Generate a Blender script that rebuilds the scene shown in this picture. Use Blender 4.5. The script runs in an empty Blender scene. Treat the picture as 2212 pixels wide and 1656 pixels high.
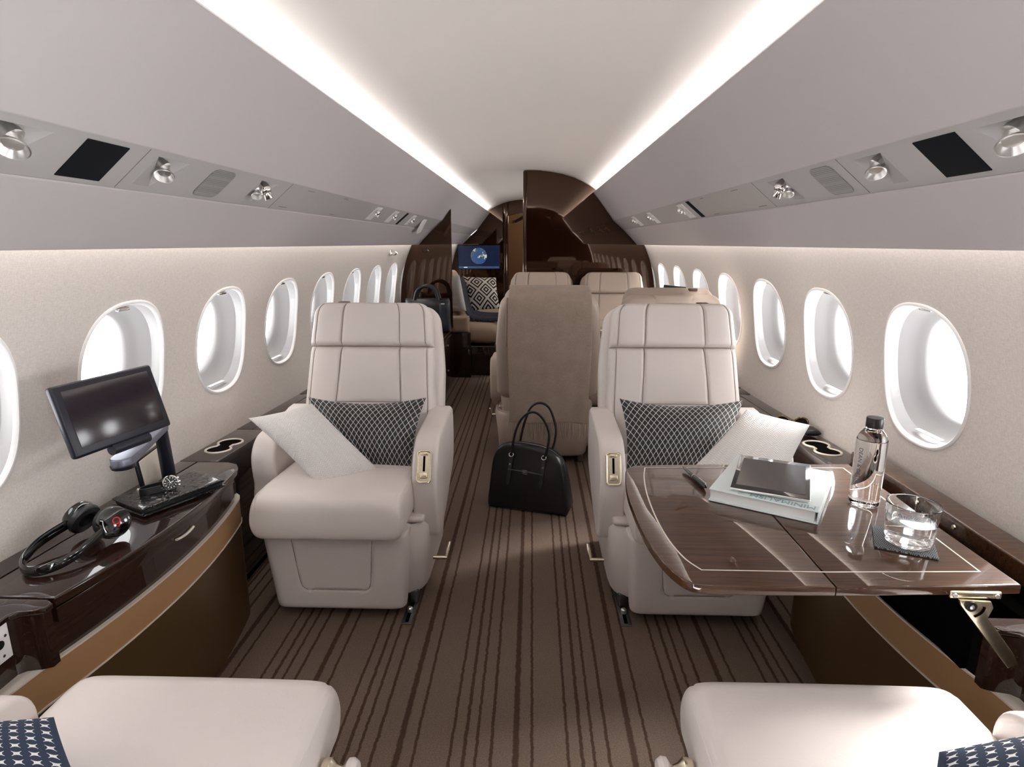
import bpy, bmesh, math, random
import numpy as np
from mathutils import Vector, Matrix

S = bpy.context.scene
COL = S.collection
PI = math.pi

# ------------------------------------------------------------------ camera
FPX = 1300.0
TH = math.atan(303 / FPX)
PS = math.atan(44 / FPX * math.cos(TH))
fw = Vector((-math.sin(PS) * math.cos(TH), math.cos(PS) * math.cos(TH), -math.sin(TH)))
rt = Vector((math.cos(PS), math.sin(PS), 0))
up = rt.cross(fw)
cam = bpy.data.cameras.new('camera')
co = bpy.data.objects.new('camera', cam)
COL.objects.link(co)
m = Matrix((rt, up, -fw)).transposed().to_4x4()
m.translation = Vector((0.045, 0, 1.25))
co.matrix_world = m
cam.sensor_width = 36
cam.lens = FPX / 2212 * 36
cam.clip_start = 0.02
S.camera = co

# ------------------------------------------------------------------ world, lights, exposure
W = bpy.data.worlds.new('sky')
S.world = W
W.use_nodes = True
nt = W.node_tree
bg = nt.nodes['Background']
tc = nt.nodes.new('ShaderNodeTexCoord')
sp = nt.nodes.new('ShaderNodeSeparateXYZ')
mr = nt.nodes.new('ShaderNodeMapRange')
mr.inputs[1].default_value = -1; mr.inputs[2].default_value = 1
mr.inputs[3].default_value = 5.5; mr.inputs[4].default_value = 12.0
nt.links.new(tc.outputs['Generated'], sp.inputs[0])
nt.links.new(sp.outputs[0], mr.inputs[0])
# brighter lower half added to the sky, leaving floor and lower seats dimmer
mz = nt.nodes.new('ShaderNodeMapRange'); mz.interpolation_type = 'SMOOTHSTEP'
mz.inputs[1].default_value = -0.35; mz.inputs[2].default_value = 0.45
mz.inputs[3].default_value = 1.45; mz.inputs[4].default_value = 0.55
mu_ = nt.nodes.new('ShaderNodeMath'); mu_.operation = 'MULTIPLY'
nt.links.new(sp.outputs[2], mz.inputs[0])
nt.links.new(mr.outputs[0], mu_.inputs[0]); nt.links.new(mz.outputs[0], mu_.inputs[1])
nt.links.new(mu_.outputs[0], bg.inputs[1])
bg.inputs[0].default_value = (0.98, 0.985, 1.0, 1)

def area(name, loc, direction, sx, sy, power, color, xdir=None):
    l = bpy.data.lights.new(name, 'AREA')
    l.shape = 'RECTANGLE'; l.size = sx; l.size_y = sy; l.energy = power; l.color = color
    o = bpy.data.objects.new(name, l); COL.objects.link(o)
    z = -Vector(direction).normalized()
    y = Vector(xdir or (0, 1, 0)); y = (y - z * y.dot(z)).normalized()
    x = y.cross(z)
    mm = Matrix((x, y, z)).transposed().to_4x4(); mm.translation = Vector(loc)
    o.matrix_world = mm
    return o

# LED strips in the ceiling coves and behind the valances
for s in (-1, 1):
    area('cove_led', (s * 0.648, 4.2, 1.634), (-s * 0.55, 0, 1), 0.02, 9.2, 32, (1.0, 0.97, 0.94))
    area('wall_wash_led', (s * 1.000, 4.2, 1.285), (s * 0.10, 0, -1), 0.012, 9.2, 9, (1.0, 0.93, 0.84))
# hazy sun from high on the starboard side
sun = bpy.data.lights.new('sun', 'SUN'); sun.energy = 20; sun.angle = math.radians(22)
sun.color = (1.0, 0.97, 0.93)
so = bpy.data.objects.new('sun', sun); COL.objects.link(so)
so.rotation_euler = Vector((-0.70, -0.45, -0.60)).to_track_quat('-Z', 'Y').to_euler()

S.view_settings.view_transform = 'Standard'
S.view_settings.look = 'None'
S.view_settings.gamma = 1
S.view_settings.exposure = 0.35
S.view_settings.use_curve_mapping = False
S.cycles.max_bounces = 24
S.cycles.diffuse_bounces = 6
S.cycles.glossy_bounces = 5
S.cycles.transmission_bounces = 20
S.cycles.transparent_max_bounces = 20
S.cycles.use_denoising = True
S.cycles.sample_clamp_indirect = 8

# ------------------------------------------------------------------ materials
def srgb(r, g, b):
    def f(c):
        c /= 255.0
        return c / 12.92 if c <= 0.04045 else ((c + 0.055) / 1.055) ** 2.4
    return (f(r), f(g), f(b), 1)

class NT:
    def __init__(s, name):
        s.m = bpy.data.materials.new(name); s.m.use_nodes = True
        s.t = s.m.node_tree; s.b = s.t.nodes['Principled BSDF']
    def n(s, t, **k):
        d = s.t.nodes.new(t)
        for a, v in k.items(): setattr(d, a, v)
        return d
    def l(s, a, b): s.t.links.new(a, b)
    def math(s, op, a, b=None, c=None):
        d = s.n('ShaderNodeMath', operation=op)
        for i, v in enumerate((a, b, c)):
            if v is None: continue
            if isinstance(v, (int, float)): d.inputs[i].default_value = v
            else: s.l(v, d.inputs[i])
        return d.outputs[0]
    def mix(s, f, a, b):
        d = s.n('ShaderNodeMix', data_type='RGBA')
        if isinstance(f, (int, float)): d.inputs[0].default_value = f
        else: s.l(f, d.inputs[0])
        for i, v in ((6, a), (7, b)):
            if isinstance(v, tuple): d.inputs[i].default_value = v
            else: s.l(v, d.inputs[i])
        return d.outputs[2]
    def coord(s, kind='Object', scale=(1, 1, 1)):
        c = s.n('ShaderNodeTexCoord'); mp = s.n('ShaderNodeMapping')
        mp.inputs['Scale'].default_value = scale
        s.l(c.outputs[kind], mp.inputs[0])
        return mp.outputs[0]
    def noise(s, vec, scale, detail=3, rough=0.5):
        d = s.n('ShaderNodeTexNoise'); d.inputs['Scale'].default_value = scale
        d.inputs['Detail'].default_value = detail; d.inputs['Roughness'].default_value = rough
        s.l(vec, d.inputs['Vector']); return d.outputs[0]
    def bump(s, h, strength, dist):
        d = s.n('ShaderNodeBump'); d.inputs['Strength'].default_value = strength
        d.inputs['Distance'].default_value = dist
        s.l(h, d.inputs['Height']); s.l(d.outputs[0], s.b.inputs['Normal'])

def simple(name, col, rough=0.5, metal=0.0, coat=0.0, spec=0.5, trans=0.0, ior=1.45, emit=None, es=0):
    a = NT(name); b = a.b
    b.inputs['Base Color'].default_value = col if len(col) == 4 else (*col, 1)
    b.inputs['Roughness'].default_value = rough
    b.inputs['Metallic'].default_value = metal
    b.inputs['Coat Weight'].default_value = coat
    b.inputs['Coat Roughness'].default_value = 0.03
    b.inputs['Specular IOR Level'].default_value = spec
    b.inputs['Transmission Weight'].default_value = trans
    b.inputs['IOR'].default_value = ior
    if emit:
        b.inputs['Emission Color'].default_value = emit; b.inputs['Emission Strength'].default_value = es
    return a.m

def leather(name, col, rough=0.42):
    a = NT(name); v = a.coord()
    f = a.noise(v, 220, 3); g = a.noise(v, 9, 2)
    dk = tuple(c * 0.93 for c in col[:3]) + (1,)
    a.l(a.mix(g, dk, col), a.b.inputs['Base Color'])
    a.b.inputs['Roughness'].default_value = rough
    a.bump(f, 0.12, 0.002)
    return a.m

def wood(name, c0, c1, axis='y', coat=1.0, scale=1.0, cior=1.6, tint=None):
    a = NT(name)
    sc = {'y': (90, 3, 90), 'x': (3, 90, 90), 'z': (90, 90, 3)}[axis]
    v = a.coord('Object', tuple(q * scale for q in sc))
    n1 = a.noise(v, 1.0, 4, 0.6)
    v2 = a.coord('Object', tuple(q * scale * 4 for q in sc))
    n2 = a.noise(v2, 1.0, 2, 0.5)
    f = a.math('ADD', a.math('MULTIPLY', n1, 1.5), a.math('MULTIPLY', n2, 0.9))
    f = a.math('SUBTRACT', f, 0.75)
    a.l(a.mix(f, c0, c1), a.b.inputs['Base Color'])
    a.b.inputs['Roughness'].default_value = 0.28
    a.b.inputs['Coat Weight'].default_value = coat
    a.b.inputs['Coat Roughness'].default_value = 0.012
    a.b.inputs['Specular IOR Level'].default_value = 0.06
    if tint:   # deep tinted varnish
        a.b.inputs['Roughness'].default_value = 0.03; a.b.inputs['Specular IOR Level'].default_value = 0.72
        a.b.inputs['Specular Tint'].default_value = tint
    a.b.inputs['Coat IOR'].default_value = cior
    return a.m

M = {}
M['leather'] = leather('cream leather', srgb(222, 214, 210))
M['leather_shaded'] = leather('shaded rear leather', srgb(186, 170, 156))  # rear seats: mostly the far cabin's shade put into the leather colour
M['leather_tan'] = leather('tan leather', srgb(176, 152, 128), 0.5)
M['leather_grey'] = leather('grey leather', srgb(190, 186, 182), 0.5)
M['black_leather'] = leather('black leather', srgb(22, 23, 26), 0.36)
M['strap_leather'] = leather('black strap leather', srgb(46, 48, 54), 0.3)  # lighter than the bag body; the straps' sheen is put into the colour
M['navy_leather'] = leather('navy leather', srgb(28, 34, 46), 0.36)
M['seam'] = simple('seam thread', srgb(136, 124, 116), 0.8)
M['panel'] = simple('grey panel', srgb(186, 181, 182), 0.55, spec=0.3)
M['psu'] = simple('service panel', srgb(172, 169, 168), 0.5, spec=0.3)
M['ceil'] = simple('ceiling white', srgb(230, 225, 221), 0.6, spec=0.2)
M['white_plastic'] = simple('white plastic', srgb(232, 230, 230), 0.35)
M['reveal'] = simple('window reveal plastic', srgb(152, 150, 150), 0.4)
M['chrome'] = simple('chrome', (0.82, 0.8, 0.78), 0.12, 1.0)
M['silver'] = simple('satin silver', (0.86, 0.85, 0.83), 0.32, 1.0)
M['champagne'] = simple('champagne metal', srgb(226, 216, 192), 0.25, 1.0)
M['ivory'] = simple('ivory trim', srgb(226, 218, 206), 0.35, 0.3)
M['black'] = simple('black plastic', srgb(18, 19, 21), 0.35)
M['black_gloss'] = simple('black gloss', srgb(10, 10, 12), 0.08, coat=1)
M['sign_black'] = simple('matt black sign', srgb(24, 26, 29), 0.85, spec=0.1)
M['dark_void'] = simple('recess shade', srgb(5, 4, 4), 0.9, spec=0.05)  # near-black: shade of open wells and bays put into the colour
M['screen_glass'] = simple('dark display glass', srgb(34, 26, 33), 0.14, spec=0.6)
M['bezel'] = simple('monitor bezel', srgb(24, 27, 38), 0.35)
M['gold'] = simple('bronze panel', srgb(90, 70, 42), 0.34, 0.35)
M['band'] = simple('tan leather band', srgb(158, 122, 84), 0.45)
M['brown_clip'] = simple('brown clip', srgb(104, 82, 72), 0.4)
M['ledge_wood'] = wood('console veneer', srgb(24, 13, 10), srgb(50, 30, 22), 'y')
M['table_wood'] = wood('table veneer', srgb(44, 26, 17), srgb(94, 64, 42), 'x', scale=1.1, cior=1.62)
M['bulk_wood'] = wood('bulkhead veneer', srgb(18, 8, 5), srgb(44, 22, 13), 'z', coat=0.25, cior=1.6, tint=(1.0, 0.62, 0.42, 1))
M['tan_wall'] = simple('tan corridor wall', srgb(150, 118, 84), 0.5)
M['paper'] = simple('paper', srgb(240, 240, 238), 0.6)
M['cover'] = simple('book cover', srgb(226, 236, 236), 0.3)
M['cover_band'] = simple('book title band', srgb(196, 212, 212), 0.3)
M['cover_text'] = simple('book title grey', srgb(128, 150, 158), 0.4)
M['print'] = simple('bottle print', srgb(60, 66, 92), 0.5)
M['red'] = simple('red mark', srgb(196, 40, 40), 0.4)
M['tortoise'] = simple('tortoiseshell', srgb(96, 72, 36), 0.15, coat=1)
M['lens'] = simple('dark lens', srgb(30, 26, 24), 0.06)
M['arm_metal'] = simple('lilac grey metal', srgb(128, 130, 146), 0.4, 0.7)
M['rail'] = simple('track steel', srgb(120, 122, 126), 0.3, 0.9)
M['liquid'] = simple('water', (1, 1, 1, 1), 0.0, trans=1.0, ior=1.33)
M['clear'] = simple('clear glass', (1, 1, 1, 1), 0.0, trans=1.0, ior=1.45)
M['throw_navy'] = simple('navy throw', srgb(44, 46, 56), 0.9)

def wall_fabric():
    a = NT('wall fabric'); v = a.coord('Object', (1, 1, 1))
    h = a.noise(a.coord('Object', (1, 60, 420)), 1.0, 3, 0.7)
    w = a.noise(a.coord('Object', (1, 420, 60)), 1.0, 3, 0.7)
    g = a.noise(v, 500, 2, 0.6)
    f = a.math('ADD', a.math('MULTIPLY', h, 0.5), a.math('MULTIPLY', w, 0.5))
    f = a.math('ADD', f, a.math('MULTIPLY', a.math('SUBTRACT', g, 0.5), 0.5))
    f = a.math('ADD', a.math('MULTIPLY', a.math('SUBTRACT', f, 0.5), 1.7), 0.5)
    a.l(a.mix(f, srgb(190, 183, 178), srgb(228, 222, 217)), a.b.inputs['Base Color'])
    a.b.inputs['Roughness'].default_value = 0.85
    a.b.inputs['Specular IOR Level'].default_value = 0.15
    a.bump(f, 0.1, 0.001)
    return a.m
M['fabric'] = wall_fabric()

def carpet():
    a = NT('striped carpet'); c = a.n('ShaderNodeTexCoord')
    sp = a.n('ShaderNodeSeparateXYZ'); a.l(c.outputs['Object'], sp.inputs[0])
    wob = a.noise(a.coord('Object', (10, 40, 1)), 1.0, 6, 0.75)
    x = a.math('ADD', sp.outputs[0], a.math('MULTIPLY', a.math('SUBTRACT', wob, 0.5), 0.013))
    P = 0.297
    fx = a.math('MODULO', a.math('ADD', x, 40 * P - 0.012 + 0.03), P)
    tot = None
    for pos, hw in ((0.03, 0.0085), (0.071, 0.0042), (0.162, 0.0042), (0.197, 0.005), (0.227, 0.0042), (0.265, 0.0046)):
        d = a.math('ABSOLUTE', a.math('SUBTRACT', fx, pos))
        mr = a.n('ShaderNodeMapRange', interpolation_type='SMOOTHSTEP')
        a.l(d, mr.inputs[0]); mr.inputs[1].default_value = hw * 0.6; mr.inputs[2].default_value = hw * 1.25
        mr.inputs[3].default_value = 1; mr.inputs[4].default_value = 0
        tot = mr.outputs[0] if tot is None else a.math('MAXIMUM', tot, mr.outputs[0])
    g = a.noise(c.outputs['Object'], 330, 2, 0.7)
    g2 = a.noise(a.coord('Object', (160, 22, 1)), 1.0, 3, 0.6)
    base = a.mix(g, srgb(56, 44, 37), srgb(146, 127, 114))
    base = a.mix(a.math('MULTIPLY', g2, 0.35), base, srgb(80, 68, 60))
    st = a.mix(g, srgb(38, 25, 20), srgb(84, 62, 50))
    k = a.math('MULTIPLY', tot, 0.92)
    a.l(a.mix(k, base, st), a.b.inputs['Base Color'])
    a.b.inputs['Roughness'].default_value = 0.95
    a.b.inputs['Specular IOR Level'].default_value = 0.1
    a.bump(a.math('SUBTRACT', g, a.math('MULTIPLY', tot, 0.5)), 0.5, 0.004)
    return a.m
M['carpet'] = carpet()

def uvxy(a):
    c = a.n('ShaderNodeTexCoord'); sp = a.n('ShaderNodeSeparateXYZ'); a.l(c.outputs['UV'], sp.inputs[0])
    return sp.outputs[0], sp.outputs[1]

def lattice_fabric():
    a = NT('lattice velvet'); x, y = uvxy(a)
    def line(sgn):
        t = a.math('ADD', a.math('MULTIPLY', x, 1 / 0.0235), a.math('MULTIPLY', y, sgn / 0.035))
        fr = a.math('FRACT', a.math('ADD', t, 100.5))
        return a.math('ABSOLUTE', a.math('SUBTRACT', fr, 0.5))
    d = a.math('MINIMUM', line(1), line(-1))
    mr = a.n('ShaderNodeMapRange'); a.l(d, mr.inputs[0])
    mr.inputs[1].default_value = 0.04; mr.inputs[2].default_value = 0.075
    mr.inputs[3].default_value = 1; mr.inputs[4].default_value = 0
    n = a.noise(a.coord('UV'), 40, 3)
    dark = a.mix(n, srgb(10, 12, 17), srgb(34, 40, 50))
    a.l(a.mix(mr.outputs[0], dark, srgb(204, 202, 196)), a.b.inputs['Base Color'])
    a.b.inputs['Roughness'].default_value = 0.6
    a.b.inputs['Sheen Weight'].default_value = 0.15
    a.bump(mr.outputs[0], 0.6, 0.002)
    return a.m
M['lattice'] = lattice_fabric()

def dash_fabric():
    a = NT('navy star fabric'); x, y = uvxy(a)
    fx = a.math('ABSOLUTE', a.math('SUBTRACT', a.math('FRACT', a.math('ADD', a.math('MULTIPLY', x, 1 / 0.026), 50.5)), 0.5))
    fy = a.math('ABSOLUTE', a.math('SUBTRACT', a.math('FRACT', a.math('ADD', a.math('MULTIPLY', y, 1 / 0.024), 50.5)), 0.5))
    # concave four-pointed squares: outside the circles centred on the cell edges
    def circ(px, py, r):
        dx = a.math('SUBTRACT', fx, px); dy = a.math('SUBTRACT', fy, py)
        return a.math('GREATER_THAN', a.math('ADD', a.math('MULTIPLY', dx, dx), a.math('MULTIPLY', dy, dy)), r * r)
    k = a.math('MULTIPLY', circ(0.5, 0, 0.325), circ(0, 0.5, 0.335))
    k = a.math('MULTIPLY', k, a.math('LESS_THAN', a.math('MAXIMUM', fx, fy), 0.3))
    a.l(a.mix(k, srgb(42, 54, 76), srgb(232, 232, 230)), a.b.inputs['Base Color'])
    a.b.inputs['Roughness'].default_value = 0.85
    return a.m
M['dash'] = dash_fabric()

def chevron_fabric():
    a = NT('chevron weave'); x, y = uvxy(a)
    tri = a.math('ABSOLUTE', a.math('SUBTRACT', a.math('FRACT', a.math('MULTIPLY', x, 1 / 0.03)), 0.5))
    t = a.math('ADD', a.math('MULTIPLY', y, 1 / 0.009), a.math('MULTIPLY', tri, 2.4))
    h = a.math('ABSOLUTE', a.math('SUBTRACT', a.math('FRACT', a.math('ADD', t, 50)), 0.5))
    n = a.noise(a.coord('UV'), 300, 2)
    h = a.math('ADD', h, a.math('MULTIPLY', n, 0.35))
    a.l(a.mix(h, srgb(208, 205, 203), srgb(240, 238, 237)), a.b.inputs['Base Color'])
    a.b.inputs['Roughness'].default_value = 0.9
    a.bump(h, 0.7, 0.003)
    return a.m
M['chevron'] = chevron_fabric()

def diamond_fabric():
    a = NT('nested diamond fabric'); x, y = uvxy(a)
    p = a.math('MULTIPLY', a.math('ADD', x, y), 1 / 0.205)
    q = a.math('MULTIPLY', a.math('SUBTRACT', x, y), 1 / 0.205)
    fx = a.math('ABSOLUTE', a.math('SUBTRACT', a.math('FRACT', a.math('ADD', p, 50.2)), 0.5))
    fy = a.math('ABSOLUTE', a.math('SUBTRACT', a.math('FRACT', a.math('ADD', q, 50.3)), 0.5))
    d = a.math('MAXIMUM', fx, fy)
    r = a.math('FRACT', a.math('ADD', a.math('MULTIPLY', d, 4.6), 0.1))
    k = a.math('GREATER_THAN', r, 0.5)
    a.l(a.mix(k, srgb(214, 208, 198), srgb(14, 14, 15)), a.b.inputs['Base Color'])
    a.b.inputs['Roughness'].default_value = 0.8
    return a.m
M['diamond'] = diamond_fabric()

def knit(name, c0, c1):
    a = NT(name); v = a.coord()
    f = a.math('ADD', a.math('MULTIPLY', a.noise(v, 260, 3, 0.7), 0.7), a.math('MULTIPLY', a.noise(v, 18, 3), 0.3))
    f = a.math('ADD', a.math('MULTIPLY', a.math('SUBTRACT', f, 0.5), 1.6), 0.5)
    a.l(a.mix(f, c0, c1), a.b.inputs['Base Color'])
    a.b.inputs['Roughness'].default_value = 0.95; a.b.inputs['Sheen Weight'].default_value = 0.25
    a.b.inputs['Specular IOR Level'].default_value = 0.1
    a.bump(f, 0.3, 0.003)
    return a.m
M['blanket'] = knit('taupe wool', srgb(132, 117, 105), srgb(176, 159, 146))

def mesh_grille():
    a = NT('perforated grille'); x = a.coord('Object', (1, 1, 1))
    vo = a.n('ShaderNodeTexVoronoi'); vo.inputs['Scale'].default_value = 260; vo.inputs['Randomness'].default_value = 0
    a.l(x, vo.inputs['Vector'])
    k = a.math('LESS_THAN', vo.outputs['Distance'], 0.33)
    a.l(a.mix(k, srgb(142, 141, 139), srgb(84, 82, 80)), a.b.inputs['Base Color'])
    a.b.inputs['Roughness'].default_value = 0.45
    return a.m
M['grille'] = mesh_grille()

def croc():
    a = NT('crocodile leather'); v = a.coord('Object', (55, 90, 60))
    vo = a.n('ShaderNodeTexVoronoi'); vo.feature = 'DISTANCE_TO_EDGE'; vo.inputs['Scale'].default_value = 1.0
    vo.inputs['Randomness'].default_value = 0.55
    a.l(v, vo.inputs['Vector'])
    mr = a.n('ShaderNodeMapRange'); a.l(vo.outputs['Distance'], mr.inputs[0]); mr.inputs[2].default_value = 0.12
    a.b.inputs['Base Color'].default_value = srgb(18, 18, 22)
    a.b.inputs['Roughness'].default_value = 0.2; a.b.inputs['Coat Weight'].default_value = 0.6
    a.bump(mr.outputs[0], 1.0, 0.006)
    return a.m
M['croc'] = croc()

def coaster_mat():
    a = NT('woven coaster'); v = a.coord('Object')
    sp = a.n('ShaderNodeSeparateXYZ'); a.l(v, sp.inputs[0])
    tri = a.math('ABSOLUTE', a.math('SUBTRACT', a.math('FRACT', a.math('MULTIPLY', sp.outputs[0], 1 / 0.016)), 0.5))
    t = a.math('ADD', a.math('MULTIPLY', sp.outputs[1], 1 / 0.0045), a.math('MULTIPLY', tri, 4))
    k = a.math('GREATER_THAN', a.math('FRACT', a.math('ADD', t, 50)), 0.5)
    a.l(a.mix(k, srgb(24, 26, 30), srgb(128, 132, 136)), a.b.inputs['Base Color'])
    a.b.inputs['Roughness'].default_value = 0.7
    return a.m
M['coaster'] = coaster_mat()

def globe_mat():
    a = NT('globe picture'); v = a.coord('Object', (1, 1, 1))
    n = a.noise(v, 22, 4, 0.6)
    land = a.math('GREATER_THAN', n, 0.54)
    c = a.mix(land, srgb(52, 84, 138), srgb(96, 104, 78))
    n2 = a.noise(v, 14, 4, 0.6)
    c = a.mix(a.math('GREATER_THAN', n2, 0.60), c, srgb(214, 214, 200))
    a.b.inputs['Base Color'].default_value = (0, 0, 0, 1)
    a.l(c, a.b.inputs['Emission Color']); a.b.inputs['Emission Strength'].default_value = 0.65
    a.b.inputs['Roughness'].default_value = 0.2
    return a.m
M['globe'] = globe_mat()
M['tv_blue'] = simple('lit display', (0, 0, 0, 1), 0.2, emit=srgb(20, 32, 62), es=0.6)
M['tv_bar'] = simple('lit display bar', (0, 0, 0, 1), 0.2, emit=srgb(70, 90, 130), es=0.55)
M['tv_white'] = simple('lit display mark', (0, 0, 0, 1), 0.2, emit=srgb(225, 230, 235), es=1.0)

def pane_mat():
    a = NT('window pane')
    out = a.t.nodes['Material Output']
    tr = a.n('ShaderNodeBsdfTransparent'); gl = a.n('ShaderNodeBsdfGlossy'); gl.inputs['Roughness'].default_value = 0.02
    mx = a.n('ShaderNodeMixShader'); mx.inputs[0].default_value = 0.05
    a.l(tr.outputs[0], mx.inputs[1]); a.l(gl.outputs[0], mx.inputs[2]); a.l(mx.outputs[0], out.inputs['Surface'])
    return a.m
M['pane'] = pane_mat()

# ------------------------------------------------------------------ geometry helpers
class G:
    def __init__(s): s.v = []; s.f = []; s.uv = {}
    def add(s, vs, fs, uv=None):
        b = len(s.v)
        s.v += [Vector(p) for p in vs]
        s.f += [[i + b for i in f] for f in fs]
        if uv:
            for i, q in enumerate(uv): s.uv[b + i] = q
        return s
    def xf(s, mat):
        s.v = [mat @ p for p in s.v]; return s
    def box(s, c, d, r=0.0, seg=3, mat=None):
        bm = bmesh.new(); bmesh.ops.create_cube(bm, size=1)
        for p in bm.verts: p.co = Vector((p.co.x * d[0], p.co.y * d[1], p.co.z * d[2]))
        if r > 0:
            bmesh.ops.bevel(bm, geom=bm.edges[:], offset=min(r, min(d) * 0.49), segments=seg, profile=0.5, affect='EDGES')
        bm.verts.ensure_lookup_table()
        mm = Matrix.Translation(Vector(c)) @ (mat.to_4x4() if mat else Matrix.Identity(4))
        vs = [mm @ p.co for p in bm.verts]
        bm.verts.index_update()
        fs = [[p.index for p in f.verts] for f in bm.faces]
        bm.free()
        return s.add(vs, fs)
    def prism(s, poly, z0, z1, axes=(0, 1, 2), r=0.0, seg=3):
        """extrude a 2-D polygon from z0 to z1; axes maps (a, b, extrude) to xyz"""
        bm = bmesh.new()
        def mk(a, b, c):
            p = [0, 0, 0]; p[axes[0]] = a; p[axes[1]] = b; p[axes[2]] = c
            return bm.verts.new(p)
        lo = [mk(a, b, z0) for a, b in poly]; hi = [mk(a, b, z1) for a, b in poly]
        n = len(poly)
        bm.faces.new(lo[::-1]); bm.faces.new(hi)
        for i in range(n): bm.faces.new((lo[i], lo[(i + 1) % n], hi[(i + 1) % n], hi[i]))
        bmesh.ops.recalc_face_normals(bm, faces=bm.faces[:])
        if r > 0:
            ed = [e for e in bm.edges if (e.verts[0] in lo) == (e.verts[1] in lo)]
            bmesh.ops.bevel(bm, geom=ed, offset=r, segments=seg, profile=0.5, affect='EDGES', clamp_overlap=True)
        bm.verts.index_update()
        vs = [p.co.copy() for p in bm.verts]; fs = [[p.index for p in f.verts] for f in bm.faces]
        bm.free()
        return s.add(vs, fs)
    def tube(s, path, r, n=10, closed=False, flat=1.0):
        path = [Vector(p) for p in path]; k = len(path)
        rs = r if isinstance(r, (list, tuple)) else [r] * k
        vs = []; fs = []; prev = None
        for i, p in enumerate(path):
            if closed: t = path[(i + 1) % k] - path[i - 1]
            else: t = path[min(i + 1, k - 1)] - path[max(i - 1, 0)]
            t.normalize()
            if prev is None:
                a = Vector((0, 0, 1)) if abs(t.z) < 0.9 else Vector((1, 0, 0))
                u = t.cross(a).normalized()
            else:
                u = (prev - t * prev.dot(t)).normalized()
            prev = u; w = t.cross(u)
            for j in range(n):
                g = 2 * PI * j / n
                vs.append(p + u * (rs[i] * math.cos(g)) + w * (rs[i] * flat * math.sin(g)))
        for i in range(k if closed else k - 1):
            for j in range(n):
                a = i * n + j; b = i * n + (j + 1) % n
                c = ((i + 1) % k) * n + (j + 1) % n; d = ((i + 1) % k) * n + j
                fs.append([a, b, c, d])
        if not closed:
            fs.append(list(range(n))[::-1]); fs.append([(k - 1) * n + j for j in range(n)])
        return s.add(vs, fs)
    def lathe(s, prof, n=32, mat=None, cap=True):
        vs = []; fs = []; k = len(prof)
        for r, z in prof:
            for j in range(n):
                g = 2 * PI * j / n; vs.append(Vector((max(r, 1e-5) * math.cos(g), max(r, 1e-5) * math.sin(g), z)))
        for i in range(k - 1):
            for j in range(n):
                fs.append([i * n + j, i * n + (j + 1) % n, (i + 1) * n + (j + 1) % n, (i + 1) * n + j])
        if cap:
            fs.append(list(range(n))[::-1]); fs.append([(k - 1) * n + j for j in range(n)])
        if mat: vs = [mat @ p for p in vs]
        return s.add(vs, fs)
    def grid(s, P, nu, nv, flip=False):
        vs = [P(i / nu, j / nv) for j in range(nv + 1) for i in range(nu + 1)]
        fs = []
        for j in range(nv):
            for i in range(nu):
                a = j * (nu + 1) + i
                q = [a, a + 1, a + nu + 2, a + nu + 1]
                fs.append(q[::-1] if flip else q)
        return s.add(vs, fs)
    def puff(s, C, T, n=10, m=3, groove=None, nu=60, nv=60, N=None, Tb=None, size=(0.4, 0.4)):
        """stuffed slab: C(u,v) is the mid surface (u,v in -1..1), T the half thickness; groove(u,v) dips the front"""
        def ev(t): return math.sin(t * PI / 2)
        us = [ev(-1 + 2 * i / nu) for i in range(nu + 1)]; vv = [ev(-1 + 2 * j / nv) for j in range(nv + 1)]
        Tb = T if Tb is None else Tb
        def w(t): return max(0.0, 1 - abs(t) ** n) ** (1.0 / m)
        fr = []; bk = []; uv = []
        for v in vv:
            for u in us:
                c = Vector(C(u, v))
                if N is None:
                    e = 1e-3
                    du = Vector(C(u + e, v)) - Vector(C(u - e, v)); dv = Vector(C(u, v + e)) - Vector(C(u, v - e))
                    nn = du.cross(dv).normalized()
                else: nn = N
                h = w(u) * w(v)
                g = groove(u, v) if groove else 0.0
                fr.append(c + nn * (T * h - g * min(1, h * 1.5))); bk.append(c - nn * (Tb * h))
                uv.append((u * size[0] / 2, v * size[1] / 2))
        L = nu + 1; fs = []; off = len(fr); idx = {}
        vs = list(fr); uvs = list(uv)
        for j in range(nv + 1):
            for i in range(nu + 1):
                k = j * L + i
                if i in (0, nu) or j in (0, nv): idx[k] = k
                else:
                    idx[k] = len(vs); vs.append(bk[k]); uvs.append(uv[k])
        for j in range(nv):
            for i in range(nu):
                a = j * L + i; q = [a, a + 1, a + L + 1, a + L]
                fs.append(q); fs.append([idx[z] for z in q][::-1])
        return s.add(vs, fs, uvs)

def link(name, g, mat, parent=None, origin=(0, 0, 0), smooth=True, angle=38):
    """link a G as ONE mesh object; vertices given in the parent's (or world's) axes relative to origin"""
    me = bpy.data.meshes.new(name)
    o3 = Vector(origin)
    me.from_pydata([p - o3 for p in g.v], [], g.f)
    if mat in ('clear', 'liquid'):
        bm = bmesh.new(); bm.from_mesh(me)
        bmesh.ops.remove_doubles(bm, verts=bm.verts[:], dist=3e-5)
        bmesh.ops.recalc_face_normals(bm, faces=bm.faces[:]); bm.to_mesh(me); bm.free()
    if g.uv:
        l = me.uv_layers.new(name='uv')
        for lp in me.loops: l.data[lp.index].uv = g.uv.get(lp.vertex_index, (0, 0))
    me.materials.append(mat if not isinstance(mat, str) else M[mat])
    if smooth:
        me.polygons.foreach_set('use_smooth', [True] * len(me.polygons))
        me.set_sharp_from_angle(angle=math.radians(angle))
    me.update()
    o = bpy.data.objects.new(name, me); COL.objects.link(o)
    if parent is not None: o.parent = parent
    else: o.location = o3
    return o

def tag(o, label=None, cat=None, group=None, kind=None):
    if label: o['label'] = label
    if cat: o['category'] = cat
    if group: o['group'] = group
    if kind: o['kind'] = kind
    return o

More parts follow.
